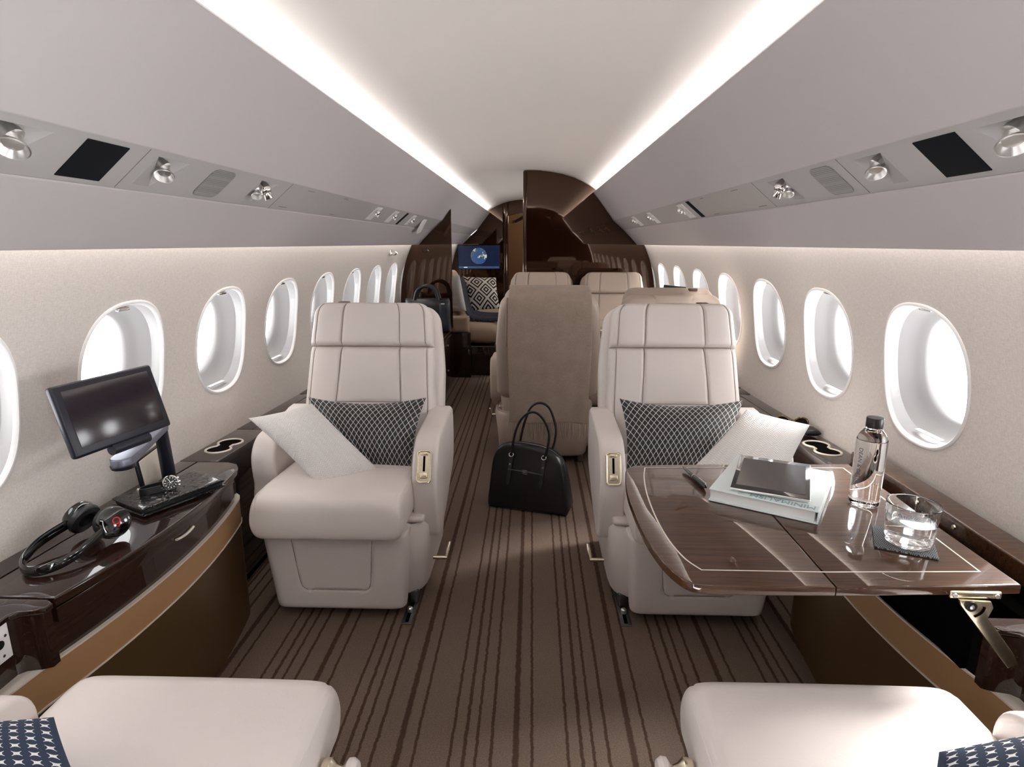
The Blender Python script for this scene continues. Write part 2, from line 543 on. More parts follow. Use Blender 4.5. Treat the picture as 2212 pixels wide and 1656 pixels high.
def thing(name, label, cat, loc=(0, 0, 0), rz=0.0, group=None):
    o = bpy.data.objects.new(name, None); COL.objects.link(o)
    o.empty_display_size = 0.05
    o.location = loc; o.rotation_euler = (0, 0, rz)
    return tag(o, label, cat, group)

def part(name, g, mat, t, world=True, smooth=True, angle=38, label=None):
    """a part of thing t; with world=True the G is in world axes and t is unrotated"""
    org = Vector((0, 0, 0))
    if world:
        q = t
        while q is not None:
            org += Vector(q.location); q = q.parent
    o = link(name, g, mat, t, org if world else (0, 0, 0), smooth, angle)
    if label: o['label'] = label
    return o

def dup(root, loc, rz, label, group=None, skip=()):
    r = root.copy(); COL.objects.link(r); r.location = loc; r.rotation_euler = (0, 0, rz)
    r['label'] = label
    if group: r['group'] = group
    for ch in list(root.children):
        if ch.name.split('.')[0] in skip: continue
        c = ch.copy(); COL.objects.link(c); c.parent = r
        for g in ch.children:
            d = g.copy(); COL.objects.link(d); d.parent = c
    return r

def text_geo(txt, size, depth=0.0002, align='CENTER'):
    cu = bpy.data.curves.new('lettering', 'FONT'); cu.body = txt; cu.size = size; cu.extrude = depth
    cu.align_x = align; cu.align_y = 'CENTER'; cu.resolution_u = 3
    o = bpy.data.objects.new('lettering', cu); COL.objects.link(o)
    dg = bpy.context.evaluated_depsgraph_get(); dg.update()
    me = bpy.data.meshes.new_from_object(o.evaluated_get(dg))
    g = G().add([v.co.copy() for v in me.vertices], [list(p.vertices) for p in me.polygons])
    bpy.data.objects.remove(o); bpy.data.meshes.remove(me); bpy.data.curves.remove(cu)
    return g

def frame(ox, xd, yd):
    """matrix with origin ox, x along xd, y along yd (orthogonalised), z = x cross y"""
    x = Vector(xd).normalized(); y = Vector(yd); y = (y - x * y.dot(x)).normalized(); z = x.cross(y)
    mm = Matrix((x, y, z)).transposed().to_4x4(); mm.translation = Vector(ox)
    return mm

def gauss(d, s): return math.exp(-(d / s) ** 2)

def smooth_path(pts, n=8, closed=False):
    pts = [Vector(p) for p in pts]; out = []; k = len(pts)
    rng = k if closed else k - 1
    for i in range(rng):
        p1 = pts[i]; p2 = pts[(i + 1) % k]
        p0 = pts[i - 1] if (closed or i > 0) else p1
        p3 = pts[(i + 2) % k] if (closed or i + 2 < k) else p2
        for j in range(n):
            t = j / n
            out.append(0.5 * ((2 * p1) + (p2 - p0) * t + (2 * p0 - 5 * p1 + 4 * p2 - p3) * t * t + (3 * p1 - p0 - 3 * p2 + p3) * t ** 3))
    if not closed: out.append(pts[-1])
    return out

# ------------------------------------------------------------------ cabin shell
Y0, Y1 = -0.03, 9.06
PITCH = 0.565
YW = [1.69 + PITCH * k for k in range(-2, 12)]          # window centres along the cabin

def wx(z):
    d = z - 0.72
    return 1.157 - (0.48 * d ** 2.1 if d > 0 else 0.37 * min(-d, 0.2) ** 2)

HA, HB, ZC = 0.183, 0.196, 0.887
def hole(phi, off=0.0):
    c, s_ = math.cos(phi), math.sin(phi)
    e = 2 / 2.45
    a = HA - off; b = HB - off
    return (a * abs(c) ** e * (1 if c >= 0 else -1), b * abs(s_) ** e * (1 if s_ >= 0 else -1))

def build_wall(s):
    g = G()
    ZL, ZH = 0.40, 1.31
    def W3(y, z, o=0.0): return Vector((s * (wx(z) + o), y, z))
    for yc in YW:
        hw = PITCH / 2
        angs = sorted([2 * PI * i / 72 for i in range(72)] +
                      [math.atan2(q - ZC, p) % (2 * PI) for p in (-hw, hw) for q in (ZL, ZH)])
        rings = 9; vs = []
        for r in range(rings + 1):
            t = (r / rings) ** 1.3
            for a in angs:
                hy, hz = hole(a)
                # the rectangle point on the same bearing
                c, q = math.cos(a), math.sin(a)
                k = 1e9
                if abs(c) > 1e-9: k = min(k, hw / abs(c))
                if q > 1e-9: k = min(k, (ZH - ZC) / q)
                if q < -1e-9: k = min(k, (ZC - ZL) / -q)
                oy, oz = c * k, q * k
                vs.append(W3(yc + hy + (oy - hy) * t, ZC + hz + (oz - hz) * t))
        n = len(angs); fs = []
        for r in range(rings):
            for i in range(n):
                q = [r * n + i, r * n + (i + 1) % n, (r + 1) * n + (i + 1) % n, (r + 1) * n + i]
                fs.append(q if s > 0 else q[::-1])
        g.add(vs, fs)
    ya = YW[0] - PITCH / 2; yb = YW[-1] + PITCH / 2
    for p, q in ((Y0, ya), (yb, Y1)):
        if q > p: g.grid(lambda u, v: W3(p + (q - p) * u, ZL + (ZH - ZL) * v), 2, 16, s > 0)
    g.grid(lambda u, v: W3(Y0 + (Y1 - Y0) * u, -0.01 + (ZL + 0.01) * v), 2, 10, s > 0)
    o = link('wall_left' if s < 0 else 'wall_right', g, 'fabric')
    tag(o, 'pale woven fabric wall lining along the %s windows' % ('left' if s < 0 else 'right'), 'wall', kind='structure')
    return o
for s in (-1, 1): build_wall(s)

# windows: white lip and reveal, pane, sliding shade pull
wn = 0
def window(s, yc):
    global wn
    wn += 1
    nx = Vector((s * 1.0, 0, 0.14)).normalized()           # outward
    tz = Vector((s * -0.14, 0, 1.0)).normalized()
    org = Vector((s * wx(ZC), yc, ZC))
    def S3(phi, off, dep):
        y, z = hole(phi, off)
        zz = ZC + z
        return Vector((s * wx(zz), yc + y, zz)) + nx * dep if dep < 0.012 else None
    prof = [(-0.008, 0.002), (-0.0075, -0.002), (-0.004, -0.0045), (0.0, -0.0045), (0.004, 0.0), (0.006, 0.006)]
    prof2 = [(0.006, 0.030), (0.003, 0.034), (0.009, 0.046), (0.018, 0.062), (0.031, 0.078), (0.044, 0.088), (0.050, 0.096), (0.053, 0.112)]
    N_ = 72; vs = []; fs = []
    for off, dep in prof:
        for i in range(N_): vs.append(S3(2 * PI * i / N_, off, dep))
    for off, dep in prof2:
        for i in range(N_):
            y, z = hole(2 * PI * i / N_, off)
            vs.append(org + Vector((0, y, 0)) + tz * z + nx * dep)
    k = len(prof) + len(prof2)
    fl = []
    for r in range(k - 1):
        for i in range(N_):
            q = [r * N_ + i, r * N_ + (i + 1) % N_, (r + 1) * N_ + (i + 1) % N_, (r + 1) * N_ + i]
            (fl if r < len(prof) - 1 else fs).append(q if s > 0 else q[::-1])
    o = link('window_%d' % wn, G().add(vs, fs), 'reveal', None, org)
    part('surround', G().add(vs[:len(prof) * N_], fl), 'white_plastic', o)
    tag(o, 'oval cabin window with white moulded surround', 'window', kind='structure')
    # pane
    vs = [org + Vector((0, hole(2 * PI * i / N_, 0.0505)[0], 0)) + tz * hole(2 * PI * i / N_, 0.0505)[1] + nx * 0.098 for i in range(N_)]
    p = part('pane', G().add(vs, [list(range(N_))]), 'pane', o, smooth=False)
    # shade pull at the top
    mm = frame(org + tz * (HB - 0.012) + nx * 0.012, (0, 1, 0), nx)
    g = G().box((0, 0.004, 0), (0.075, 0.010, 0.004), 0.0015)
    g.box((0, -0.006, -0.004), (0.05, 0.012, 0.010), 0.003)
    part('shade_pull', g.xf(mm), 'chrome', o)
    # lower shade rail
    mm = frame(org - tz * (HB - 0.020) + nx * 0.018, (0, 1, 0), nx)
    g = G().box((0, 0, 0), (0.11, 0.014, 0.002), 0.0008)
    part('shade_rail', g.xf(mm), 'white_plastic', o)
    # daylight portal just outside the pane
    a = area('daylight_portal', org + nx * 0.13, -nx, 0.36, 0.36, 1, (1, 1, 1), (0, 1, 0))
    a.data.cycles.is_portal = True
for s in (-1, 1):
    for yc in YW: window(s, yc)

def extrude_y(pts, y0=Y0, y1=Y1, seg=1):
    g = G(); n = len(pts); vs = []
    for j in range(seg + 1):
        y = y0 + (y1 - y0) * j / seg
        vs += [(p[0], y, p[1]) for p in pts]
    fs = []
    for j in range(seg):
        for i in range(n - 1):
            fs.append([j * n + i, j * n + i + 1, (j + 1) * n + i + 1, (j + 1) * n + i])
    return g.add(vs, fs)

# floor
g = G(); g.add([(-1.141, Y0, 0), (1.141, Y0, 0), (1.141, Y1 + 1.6, 0), (-1.141, Y1 + 1.6, 0)], [[0, 1, 2, 3]])
tag(link('floor', g, 'carpet', smooth=False), 'brown carpet with dark lengthwise stripes', 'floor', kind='structure')
# vaulted ceiling, its edges tucked behind the side panels
cp = [(0.0, 1.870), (0.10, 1.867), (0.20, 1.856), (0.30, 1.838), (0.40, 1.808), (0.48, 1.772), (0.55, 1.735), (0.61, 1.703), (0.655, 1.676), (0.668, 1.655), (0.662, 1.60)]
pts = [(-x, z) for x, z in cp[::-1]] + cp[1:]
tag(link('ceiling', extrude_y(pts), 'ceil', angle=60), 'white vaulted ceiling lit along both edges', 'ceiling', kind='structure')

PSU0, PSU1 = (0.757, 1.442), (0.852, 1.363)
side = {-1: 'left', 1: 'right'}
tn = 0
def trim(g, mat, label, angle=38):
    global tn
    tn += 1
    return tag(link('trim_%d' % tn, g, mat, angle=angle), label, 'panel', kind='structure')
for s in (-1, 1):
    up_ = [(0.700, 1.585), (0.656, 1.606), (0.604, 1.668), (0.592, 1.683), (0.583, 1.687), (0.576, 1.686), (0.573, 1.680), (0.600, 1.648), (0.640, 1.600), (0.680, 1.548), (0.720, 1.495), (0.7550, 1.4455), (0.757, 1.4440), (0.7605, 1.4460)]
    trim(extrude_y([(s * x, z) for x, z in up_]), 'panel', 'smooth grey overhead panel sloping down from the %s ceiling cove' % side[s], 14)
    va = [(0.8575, 1.3665), (0.8530, 1.3650), (0.8530, 1.3615), (0.856, 1.3585), (0.884, 1.331), (0.922, 1.292), (0.955, 1.255), (0.968, 1.240), (0.973, 1.236), (0.979, 1.237), (0.982, 1.243), (0.978, 1.262), (0.968, 1.30), (0.985, 1.325), (1.03, 1.33)]
    trim(extrude_y([(s * x, z) for x, z in va]), 'panel', 'grey lower overhead panel above the %s windows' % side[s])

# passenger service strip with sunken light wells
u0 = Vector((PSU0[0], 0, PSU0[1])); u1 = Vector((PSU1[0], 0, PSU1[1]))
dirn = (u1 - u0).normalized(); plen = (u1 - u0).length
nrm = Vector((-dirn.z, 0, dirn.x)) * -1                    # points inward and down
if nrm.z > 0: nrm = -nrm
def psu_pt(s, y, t, d=0.0):
    """point on the strip: t 0 (upper) .. 1 (lower), d = lift off the strip towards the cabin"""
    p = u0 + dirn * (plen * t) + nrm * (d - 0.004)
    return Vector((s * p.x, y, p.z))
WELLS = {-1: [0.44, 1.01, 1.43, 1.945], 1: [0.44, 1.03, 1.425, 1.93]}
for s in (-1, 1):
    g = G(); ys = [Y0]
    hw = 0.062
    for w in WELLS[s]:
        a, b = w - hw, w + hw
        def quad(ya, yb, ta, tb):
            q = [psu_pt(s, ya, ta), psu_pt(s, yb, ta), psu_pt(s, yb, tb), psu_pt(s, ya, tb)]
            g.add(q, [[0, 1, 2, 3]])
        quad(ys[-1], a, -0.04, 1.05)
        T0, T1 = 0.14, 0.86
        quad(a, b, -0.04, T0); quad(a, b, T1, 1.05)
        # the well: deep along the upper edge, rising to a point at the lower edge
        A, B, C_, D = (psu_pt(s, a, T0), psu_pt(s, b, T0), psu_pt(s, b, T1), psu_pt(s, a, T1))
        D2 = psu_pt(s, (a + b) / 2 - 0.012, T0 + 0.10, -0.050)
        E_ = psu_pt(s, (a + b) / 2 - 0.004, T1)
        g.add([A, B, C_, D, D2, E_], [[0, 4, 5, 3], [4, 1, 5], [0, 1, 4], [1, 2, 5]])
        ys.append(b)
    q = [psu_pt(s, ys[-1], -0.04), psu_pt(s, Y1, -0.04), psu_pt(s, Y1, 1.05), psu_pt(s, ys[-1], 1.05)]
    g.add(q, [[0, 1, 2, 3]])
    trim(g, 'psu', 'narrow grey service strip with light wells above the %s seats' % side[s], 20)

def psu_frame(s, y, t, d=0.0):
    """x along the cabin, y down the strip, z towards the cabin"""
    xd = Vector((0, 1, 0)); yd = Vector((s * dirn.x, 0, dirn.z))
    mm = frame(psu_pt(s, y, t, d), xd, yd)
    nn = Vector((s * nrm.x, 0, nrm.z))
    if Vector((mm[0][2], mm[1][2], mm[2][2])).dot(nn) < 0:
        mm = frame(psu_pt(s, y, t, d), -xd, yd)
    return mm

PLACE = {-1: 'left', 1: 'right'}
def aim_frame(s, y, t, along, down):
    nn = Vector((s * nrm.x, 0, nrm.z)); dd = Vector((s * dirn.x, 0, dirn.z))
    z = (nn + Vector((0, along, 0)) + dd * down).normalized()
    x = Vector((0, 1, 0)); x = (x - z * x.dot(z)).normalized()
    return frame(psu_pt(s, y, t, 0.0), x, z.cross(x))
def spot(s, y, t, label, k=1.0):
    mm = psu_frame(s, y, t, 0.0); m2 = aim_frame(s, y, t, -0.75, 0.45)
    th_ = thing('reading_light', label, 'light', mm.translation, 0, 'overhead reading lights')
    g = G().lathe([(0.012 * k, -0.034), (0.013 * k, -0.014), (0.0155 * k, -0.008), (0.0155 * k, 0.0), (0.010 * k, 0.004)], 28)
    part('stem', g.xf(mm), 'silver', th_)
    g = G().lathe([(0.0105 * k, -0.004), (0.0115 * k, 0.006), (0.015 * k, 0.014), (0.0205 * k, 0.022), (0.0215 * k, 0.0245), (0.0195 * k, 0.0255), (0.013 * k, 0.014), (0.0, 0.0135)], 32)
    part('shade', g.xf(m2), 'silver', th_)
def gasper(s, y, t, label):
    mm = psu_frame(s, y, t, 0.0); m2 = aim_frame(s, y, t, 0.45, 0.6)
    th_ = thing('air_nozzle', label, 'vent', mm.translation, 0, 'overhead air nozzles')
    g = G().lathe([(0.008, -0.034), (0.018, -0.022), (0.0205, -0.006), (0.0185, 0.006), (0.012, 0.013), (0.0, 0.015)], 32)
    part('ball', g.xf(mm), 'chrome', th_)
    g = G().lathe([(0.013, 0.006), (0.0145, 0.026), (0.0125, 0.029), (0.010, 0.020), (0.0, 0.020)], 28)
    part('nozzle', g.xf(m2), 'chrome', th_)
for s in (-1, 1):
    w = WELLS[s]; P_ = PLACE[s]
    spot(s, w[1], 0.36, 'large satin silver reading light in the %s light well nearest the camera' % P_, 1.15)
    spot(s, w[2] - 0.010, 0.36, 'satin silver reading light in the %s well between black panel and speaker' % P_)
    spot(s, w[3] - 0.036, 0.46, 'small silver reading light beside the air nozzle in the %s overhead strip' % P_, 0.75)
    gasper(s, w[3] + 0.012, 0.40, 'chrome air nozzle beside the small reading light in the %s overhead strip' % P_)
    # black sign panel and loudspeaker grille
    yb = {-1: 1.207, 1: 1.19}[s]
    mm = psu_frame(s, yb, 0.5, 0.0)
    o = link('sign_panel', G().box((0, 0, 0.0005), (0.118, 0.098, 0.003), 0.0012).xf(mm), 'sign_black', None, mm.translation)
    tag(o, 'blank black sign panel in the %s overhead strip' % P_, 'panel', 'blank black overhead sign panels')
    ysp = {-1: 1.665, 1: 1.64}[s]
    mm = psu_frame(s, ysp, 0.5, 0.0)
    rr = []
    for cx, cy, a0 in ((0.038, 0.028, 0), (-0.038, 0.028, 90), (-0.038, -0.028, 180), (0.038, -0.028, 270)):
        for q in range(7):
            a_ = math.radians(a0 + 15 * q); rr.append((cx + 0.021 * math.cos(a_), cy + 0.021 * math.sin(a_)))
    o = link('speaker_grille', G().prism(rr, 0, 0.0022).xf(mm), 'grille', None, mm.translation)
    tag(o, 'rounded perforated speaker grille in the %s overhead strip' % P_, 'speaker', 'overhead speaker grilles')
    # panel joints
    g = G()
    for yj in {-1: (1.325, 2.10), 1: (1.535, 2.10)}[s]:
        g.box(psu_pt(s, yj, 0.5), (0.0016, 0.0016, plen * 0.96), 0, mat=frame((0, 0, 0), (0, 1, 0), nrm if s > 0 else Vector((-nrm.x, 0, nrm.z))).to_3x3())
    trim(g, 'seam', 'fine joint lines across the %s service strip' % P_)
    # masked oxygen-door slots
    g = G()
    for yj, tj, ln in ((2.30, 0.12, 0.07), (2.20, 0.88, 0.07), (2.72, 0.10, 0.05), (2.74, 0.90, 0.06)):
        p = psu_frame(s, yj, tj, 0.0)
        g.add(*(lambda q: ([p @ v for v in q.v], q.f))(G().box((0, 0, 0.0004), (ln, 0.0022, 0.0012))))
    trim(g, 'seam', 'short latch slots in the %s service strip' % P_)

# the second service group farther aft
def psu_plate(s, y, t, sx, sy, mat, name, label, cat, group=None, z=0.002):
    mm = psu_frame(s, y, t, 0.0)
    o = link(name, G().box((0, 0, z / 2), (sx, sy, z), 0.0006).xf(mm), mat, None, mm.translation)
    return tag(o, label, cat, group)
for s, ys_, blk in ((-1, (3.33, 3.75, 4.32), 4.05), (1, (3.13, 3.95, 4.55), 2.96)):
    P_ = PLACE[s]
    psu_plate(s, blk, 0.5, 0.055, 0.108, 'sign_black', 'sign_panel', 'narrow black sign panel far along the %s overhead strip' % P_, 'panel', 'narrow black overhead sign panels')
    for i, y in enumerate(ys_):
        word = ('first', 'second', 'third')[i]
        t_ = thing('service_unit', '%s pale service plate along the far %s overhead strip' % (word, P_), 'panel', psu_pt(s, y, 0.5), 0, 'far overhead service plates')
        mm = psu_frame(s, y, 0.5)
        part('plate', G().box((0, 0, 0.001), (0.11, 0.096, 0.003), 0.001).xf(mm), 'white_plastic', t_)
        g = G().lathe([(0.006, 0), (0.015, 0.004), (0.016, 0.014), (0.011, 0.022), (0.0, 0.022)], 20)
        part('nozzle', g.xf(mm @ Matrix.Translation((0.02, -0.02, 0.002))), 'chrome', t_)
        g = G().lathe([(0.006, 0), (0.012, 0.006), (0.014, 0.016), (0.010, 0.014), (0.0, 0.012)], 20)
        part('lamp', g.xf(mm @ Matrix.Translation((-0.03, 0.0, 0.002)) @ Matrix.Rotation(0.5, 4, 'X')), 'silver', t_)
# hinged flap hanging open
mm = psu_frame(-1, 4.78, 0.62, 0.012)
o = link('overhead_flap', G().prism([(-0.085, -0.055), (0.055, -0.06), (0.085, -0.03), (0.085, 0.05), (0.04, 0.075), (-0.085, 0.06)], 0, 0.006, r=0.002).xf(mm @ Matrix.Rotation(0.35, 4, 'X')), 'white_plastic', None, mm.translation)
tag(o, 'white flap hanging open from the far left overhead strip', 'flap')

# bulkheads -------------------------------------------------------------
def profile_right(): # full half profile of the cabin interior (x, z), from the floor up to the crown
    p = [(1.138, 0.0)]
    p += [(wx(z) - 0.004, z) for z in np.linspace(0.05, 1.25, 22)]
    p += [(0.984, 1.237), (0.970, 1.237), (0.846, 1.364), (0.757, 1.441), (0.68, 1.543), (0.572, 1.678), (0.60, 1.700)]
    p += [(0.55, 1.730), (0.48, 1.767), (0.40, 1.803), (0.30, 1.833), (0.20, 1.851), (0.10, 1.862), (0.0, 1.865)]
    return p
def clip_profile(xmin):
    """profile polygon of the half cabin outboard of x = xmin (right hand side)"""
    pr = profile_right(); out = []
    for a, b in zip(pr, pr[1:]):
        if a[0] >= xmin: out.append(a)
        if (a[0] - xmin) * (b[0] - xmin) < 0:
            t = (xmin - a[0]) / (b[0] - a[0]); out.append((xmin, a[1] + (b[1] - a[1]) * t))
    if pr[-1][0] >= xmin: out.append(pr[-1])
    out.append((xmin, 0.0))
    return out
# right: full screen from the wall across to the aisle
pr = profile_right()
poly = pr + [(-0.012, 1.865), (-0.012, 0.0)]
tag(link('wall_partition_right', G().prism(poly, 5.5, 5.54, (0, 2, 1)), 'bulk_wood', angle=20),
    'glossy dark wood partition closing off the right side behind the seats', 'partition', kind='structure')
g = G().box((-0.022, 5.52, 0.93), (0.034, 0.075, 1.868), 0.014, 4)
o = tag(link('trim_%d' % (tn + 1), g, 'bulk_wood'), 'rounded glossy edge post of the right partition', 'post', kind='structure'); tn += 1
poly = [(-x, z) for x, z in clip_profile(0.681)]
tag(link('wall_partition_left', G().prism(poly, 5.5, 5.54, (0, 2, 1)), 'bulk_wood', angle=20),
    'glossy dark wood partition on the left behind the black travel bag', 'partition', kind='structure')
# aft bulkhead with doorway
poly = [(-x, z) for x, z in clip_profile(0.33)]
tag(link('wall_back_left', G().prism(poly, 9.0, 9.05, (0, 2, 1)), 'bulk_wood', angle=20), 'glossy aft bulkhead carrying the television', 'wall', kind='structure')
poly = clip_profile(0.30)
tag(link('wall_back_right', G().prism(poly, 9.0, 9.05, (0, 2, 1)), 'bulk_wood', angle=20), 'glossy aft bulkhead right of the doorway', 'wall', kind='structure')
hd = [(-0.33, 1.62)] + [(-0.33 + 0.63 * i / 12, 1.62 + 0.06 * math.sin(PI * i / 12)) for i in range(1, 12)] + [(0.30, 1.62), (0.30, 1.833), (0.2, 1.851), (0.0, 1.865), (-0.2, 1.851), (-0.33, 1.826)]
tag(link('wall_back_header', G().prism(hd, 9.0, 9.05, (0, 2, 1)), 'bulk_wood'), 'arched wood header over the aft doorway', 'wall', kind='structure')
g = G().lathe([(0.042, 0), (0.042, 1.80)], 28).xf(Matrix.Translation((-0.345, 8.985, 0.0)))
tn += 1; tag(link('trim_%d' % tn, g, 'bulk_wood'), 'rounded glossy doorpost beside the television', 'post', kind='structure')
g = G().box((0, 10.6, 0.95), (1.6, 0.04, 1.9)); tag(link('wall_corridor_end', g, 'tan_wall'), 'tan end wall of the aft corridor', 'wall', kind='structure')
g = G().box((-0.47, 9.83, 0.95), (0.03, 1.5, 1.9)).box((0.47, 9.83, 0.95), (0.03, 1.5, 1.9)).box((0, 9.83, 1.88), (1.0, 1.5, 0.03))
tag(link('wall_corridor_sides', g, 'tan_wall'), 'tan side walls of the aft corridor', 'wall', kind='structure')
l = bpy.data.lights.new('corridor_lamp', 'POINT'); l.energy = 4; l.color = (1, 0.85, 0.65); l.shadow_soft_size = 0.1
lo = bpy.data.objects.new('corridor_lamp', l); COL.objects.link(lo); lo.location = (0.25, 9.7, 1.65)
g = G().tube(smooth_path([(-0.25, 10.5, 1.60), (-0.12, 10.5, 1.66), (0.02, 10.5, 1.74), (0.1, 10.5, 1.76)]), 0.02, 10)
tag(link('grab_rail', g, 'black', None, (-0.25, 10.5, 1.60)), 'dark grab rail high on the tan corridor wall', 'rail')
# forward bulkhead behind the camera, with the doorway the camera stands in
for s in (-1, 1):
    poly = [(s * x, z) for x, z in clip_profile(0.36)]
    tag(link('wall_front_%s' % side[s], G().prism(poly, Y0 - 0.04, Y0, (0, 2, 1)), 'bulk_wood', angle=20), 'dark wood forward bulkhead, %s of the doorway' % side[s], 'wall', kind='structure')
hd = [(-0.36, 1.70), (0.36, 1.70), (0.36, 1.817), (0.2, 1.851), (0.0, 1.865), (-0.2, 1.851), (-0.36, 1.817)]
tag(link('wall_front_header', G().prism(hd, Y0 - 0.04, Y0, (0, 2, 1)), 'bulk_wood'), 'wood header over the forward doorway', 'wall', kind='structure')
g = G().box((0, -1.6, 0.93), (1.0, 0.04, 1.9)).box((-0.5, -1.05, 0.93), (0.04, 1.14, 1.9)).box((0.5, -1.05, 0.93), (0.04, 1.14, 1.9)).box((0, -1.05, 1.87), (1.0, 1.14, 0.04)).box((0, -1.05, -0.02), (1.0, 1.2, 0.04))
tag(link('wall_vestibule', g, 'bulk_wood'), 'dark forward vestibule behind the doorway', 'wall', kind='structure')
# coat hook on the left wall between the last windows
t = thing('coat_hook', 'small chrome coat hook high on the left wall near the partition', 'hook', (-(wx(1.18) - 0.004), 4.77, 1.18))
b = Vector(t.location)
part('plate', G().box(b + Vector((0.0, 0, 0.02)), (0.012, 0.045, 0.09), 0.004), 'silver', t)
part('peg', G().tube([b + Vector((0.0, 0, -0.01)), b + Vector((0.03, 0, -0.015)), b + Vector((0.045, 0, 0.0))], [0.008, 0.009, 0.012], 12), 'chrome', t)

# ------------------------------------------------------------------ side consoles and ledges
def zl(y): return 0.556 - 0.032 * (min(max(y, 1.0), 2.95) - 1.17)      # the ledge falls slightly going aft
def xf_(y): return 0.880 + 0.056 * ((y - 1.42) / 0.46) ** 2               # curved console front
def front_curve(y0, y1, off=0.0, n=18): return [(xf_(y0 + (y1 - y0) * i / n) - off, y0 + (y1 - y0) * i / n) for i in range(n + 1)]
def rear_corner(off=0.0):
    return [(xf_(1.80) - off + 0.004, 1.82), (xf_(1.80) - off + 0.018, 1.85), (xf_(1.80) - off + 0.05, 1.872 + off)]
def mir(s, poly): return [(s * x, y) for x, y in poly]
def slope(g):
    for p in g.v: p.z += zl(p.y) + (0.016 if p.x > 0 else 0.0)
    return g
XW = 1.139
def console(s):
    P_ = PLACE[s]
    t = thing('side_console', 'dark veneered side console with tan band along the %s wall, %s' % (P_, 'closed top under the monitor' if s < 0 else 'open bay under the table'), 'console', (s * 1.02, 1.35, 0), 0, 'side consoles')
    full = front_curve(1.00, 1.80) + rear_corner()
    low = mir(s, full + [(XW, 1.872), (XW, 0.15), (0.95, 0.15), (0.947, 0.60), (0.938, 0.90)])
    part('lower_panel', G().prism(low, 0.0, 0.345), 'gold', t)
    fb = front_curve(1.00, 1.80, 0.004) + rear_corner(0.004)
    bandp = mir(s, fb + [(XW, 1.876), (XW, 0.15), (0.946, 0.15), (0.943, 0.60), (0.934, 0.90)])
    part('band', G().prism(bandp, 0.3455, 0.424), 'band', t)
    fb = front_curve(1.00, 1.80, 0.0065) + rear_corner(0.0065)
    tp = mir(s, fb + [(XW, 1.8785), (XW, 0.15), (0.9435, 0.15), (0.9405, 0.60), (0.9315, 0.90)])
    part('trim_strip', G().prism(tp, 0.4235, 0.4275).prism(tp, 0.3425, 0.346), 'ivory', t)
    # forward block beyond the bay, with rounded glossy corner
    blk = mir(s, [(0.955, 0.15), (0.955, 0.985), (0.945, 0.996), (0.918, 1.002), (0.902, 1.010), (0.902, 1.028), (0.92, 1.04), (XW, 1.04), (XW, 0.15)])
    part('forward_block', G().prism(blk, 0.4275, 0.546), 'ledge_wood', t)
    part('forward_top', G().prism(mir(s, [(p[0] * s - 0.006 if p[0] * s < 1 else p[0] * s, p[1]) for p in blk]), 0.5465, 0.5600, r=0.004), 'ledge_wood', t)
    if s < 0:
        body = mir(s, front_curve(1.045, 1.80, -0.004) + [(xf_(1.8) + 0.02, 1.845), (xf_(1.8) + 0.05, 1.866), (XW, 1.866), (XW, 1.045)])
        part('body', G().prism(body, 0.4275, 0.530), 'ledge_wood', t)
        dr = mir(s, front_curve(1.05, 1.785, 0.006) + [(xf_(1.785) + 0.03, 1.785), (xf_(1.05) + 0.03, 1.05)])
        d = part('drawer', G().prism(dr, 0.500, 0.532, r=0.0015), 'ledge_wood', t)
        hp = [(-(xf_(y) - 0.011), y, 0.497 + 0.005 * abs((y - 1.44) / 0.04) ** 2) for y in np.linspace(1.395, 1.475, 9)]
        part('handle', G().tube(hp, 0.0042, 10, flat=0.8), 'ivory', d)
        topp = front_curve(1.045, 1.80, 0.012) + [(xf_(1.8) - 0.004, 1.83), (xf_(1.8) + 0.014, 1.862), (xf_(1.8) + 0.05, 1.88)] + [(1.078, 1.88), (1.078, 1.045)]
        part('top', slope(G().prism(mir(s, topp), -0.022, 0.0, r=0.005)), 'ledge_wood', t)
        part('wall_strip', slope(G().prism(mir(s, [(1.081, 1.045), (1.081, 1.88), (XW + 0.001, 1.88), (XW + 0.001, 1.045)]), -0.022, 0.0, r=0.002)), 'ledge_wood', t)
        part('outlet_plate', G().box((-0.953, 0.945, 0.512), (0.006, 0.072, 0.072), 0.002), 'white_plastic', t)
        g = G().lathe([(0.008, 0), (0.0085, 0.003), (0.0, 0.0035)], 20).xf(frame((-0.9495, 0.956, 0.515), (0, 1, 0), (0, 0, 1)))
        g.lathe([(0.003, 0), (0.0, 0.002)], 12, frame((-0.9495, 0.972, 0.525), (0, 1, 0), (0, 0, 1)))
        g.lathe([(0.003, 0), (0.0, 0.002)], 12, frame((-0.9495, 0.962, 0.488), (0, 1, 0), (0, 0, 1)))
        part('socket', g, 'black', t)
        # narrow slot cover along the stowed table
        part('latch', G().box((-1.052, 1.425, zl(1.43) + 0.002), (0.012, 0.075, 0.005), 0.002, mat=Matrix.Rotation(-0.10, 3, 'Z')), 'champagne', t)
    else:
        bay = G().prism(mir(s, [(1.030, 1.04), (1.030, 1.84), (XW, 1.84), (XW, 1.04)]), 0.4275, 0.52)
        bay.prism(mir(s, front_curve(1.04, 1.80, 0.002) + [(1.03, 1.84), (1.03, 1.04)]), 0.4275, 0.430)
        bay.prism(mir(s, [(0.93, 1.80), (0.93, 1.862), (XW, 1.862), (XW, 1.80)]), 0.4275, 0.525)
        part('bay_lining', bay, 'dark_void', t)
        lid = G().box((1.098, 1.445, 0.583), (0.075, 0.80, 0.050), 0.006)
        d = part('bay_lid', lid, 'table_wood', t)
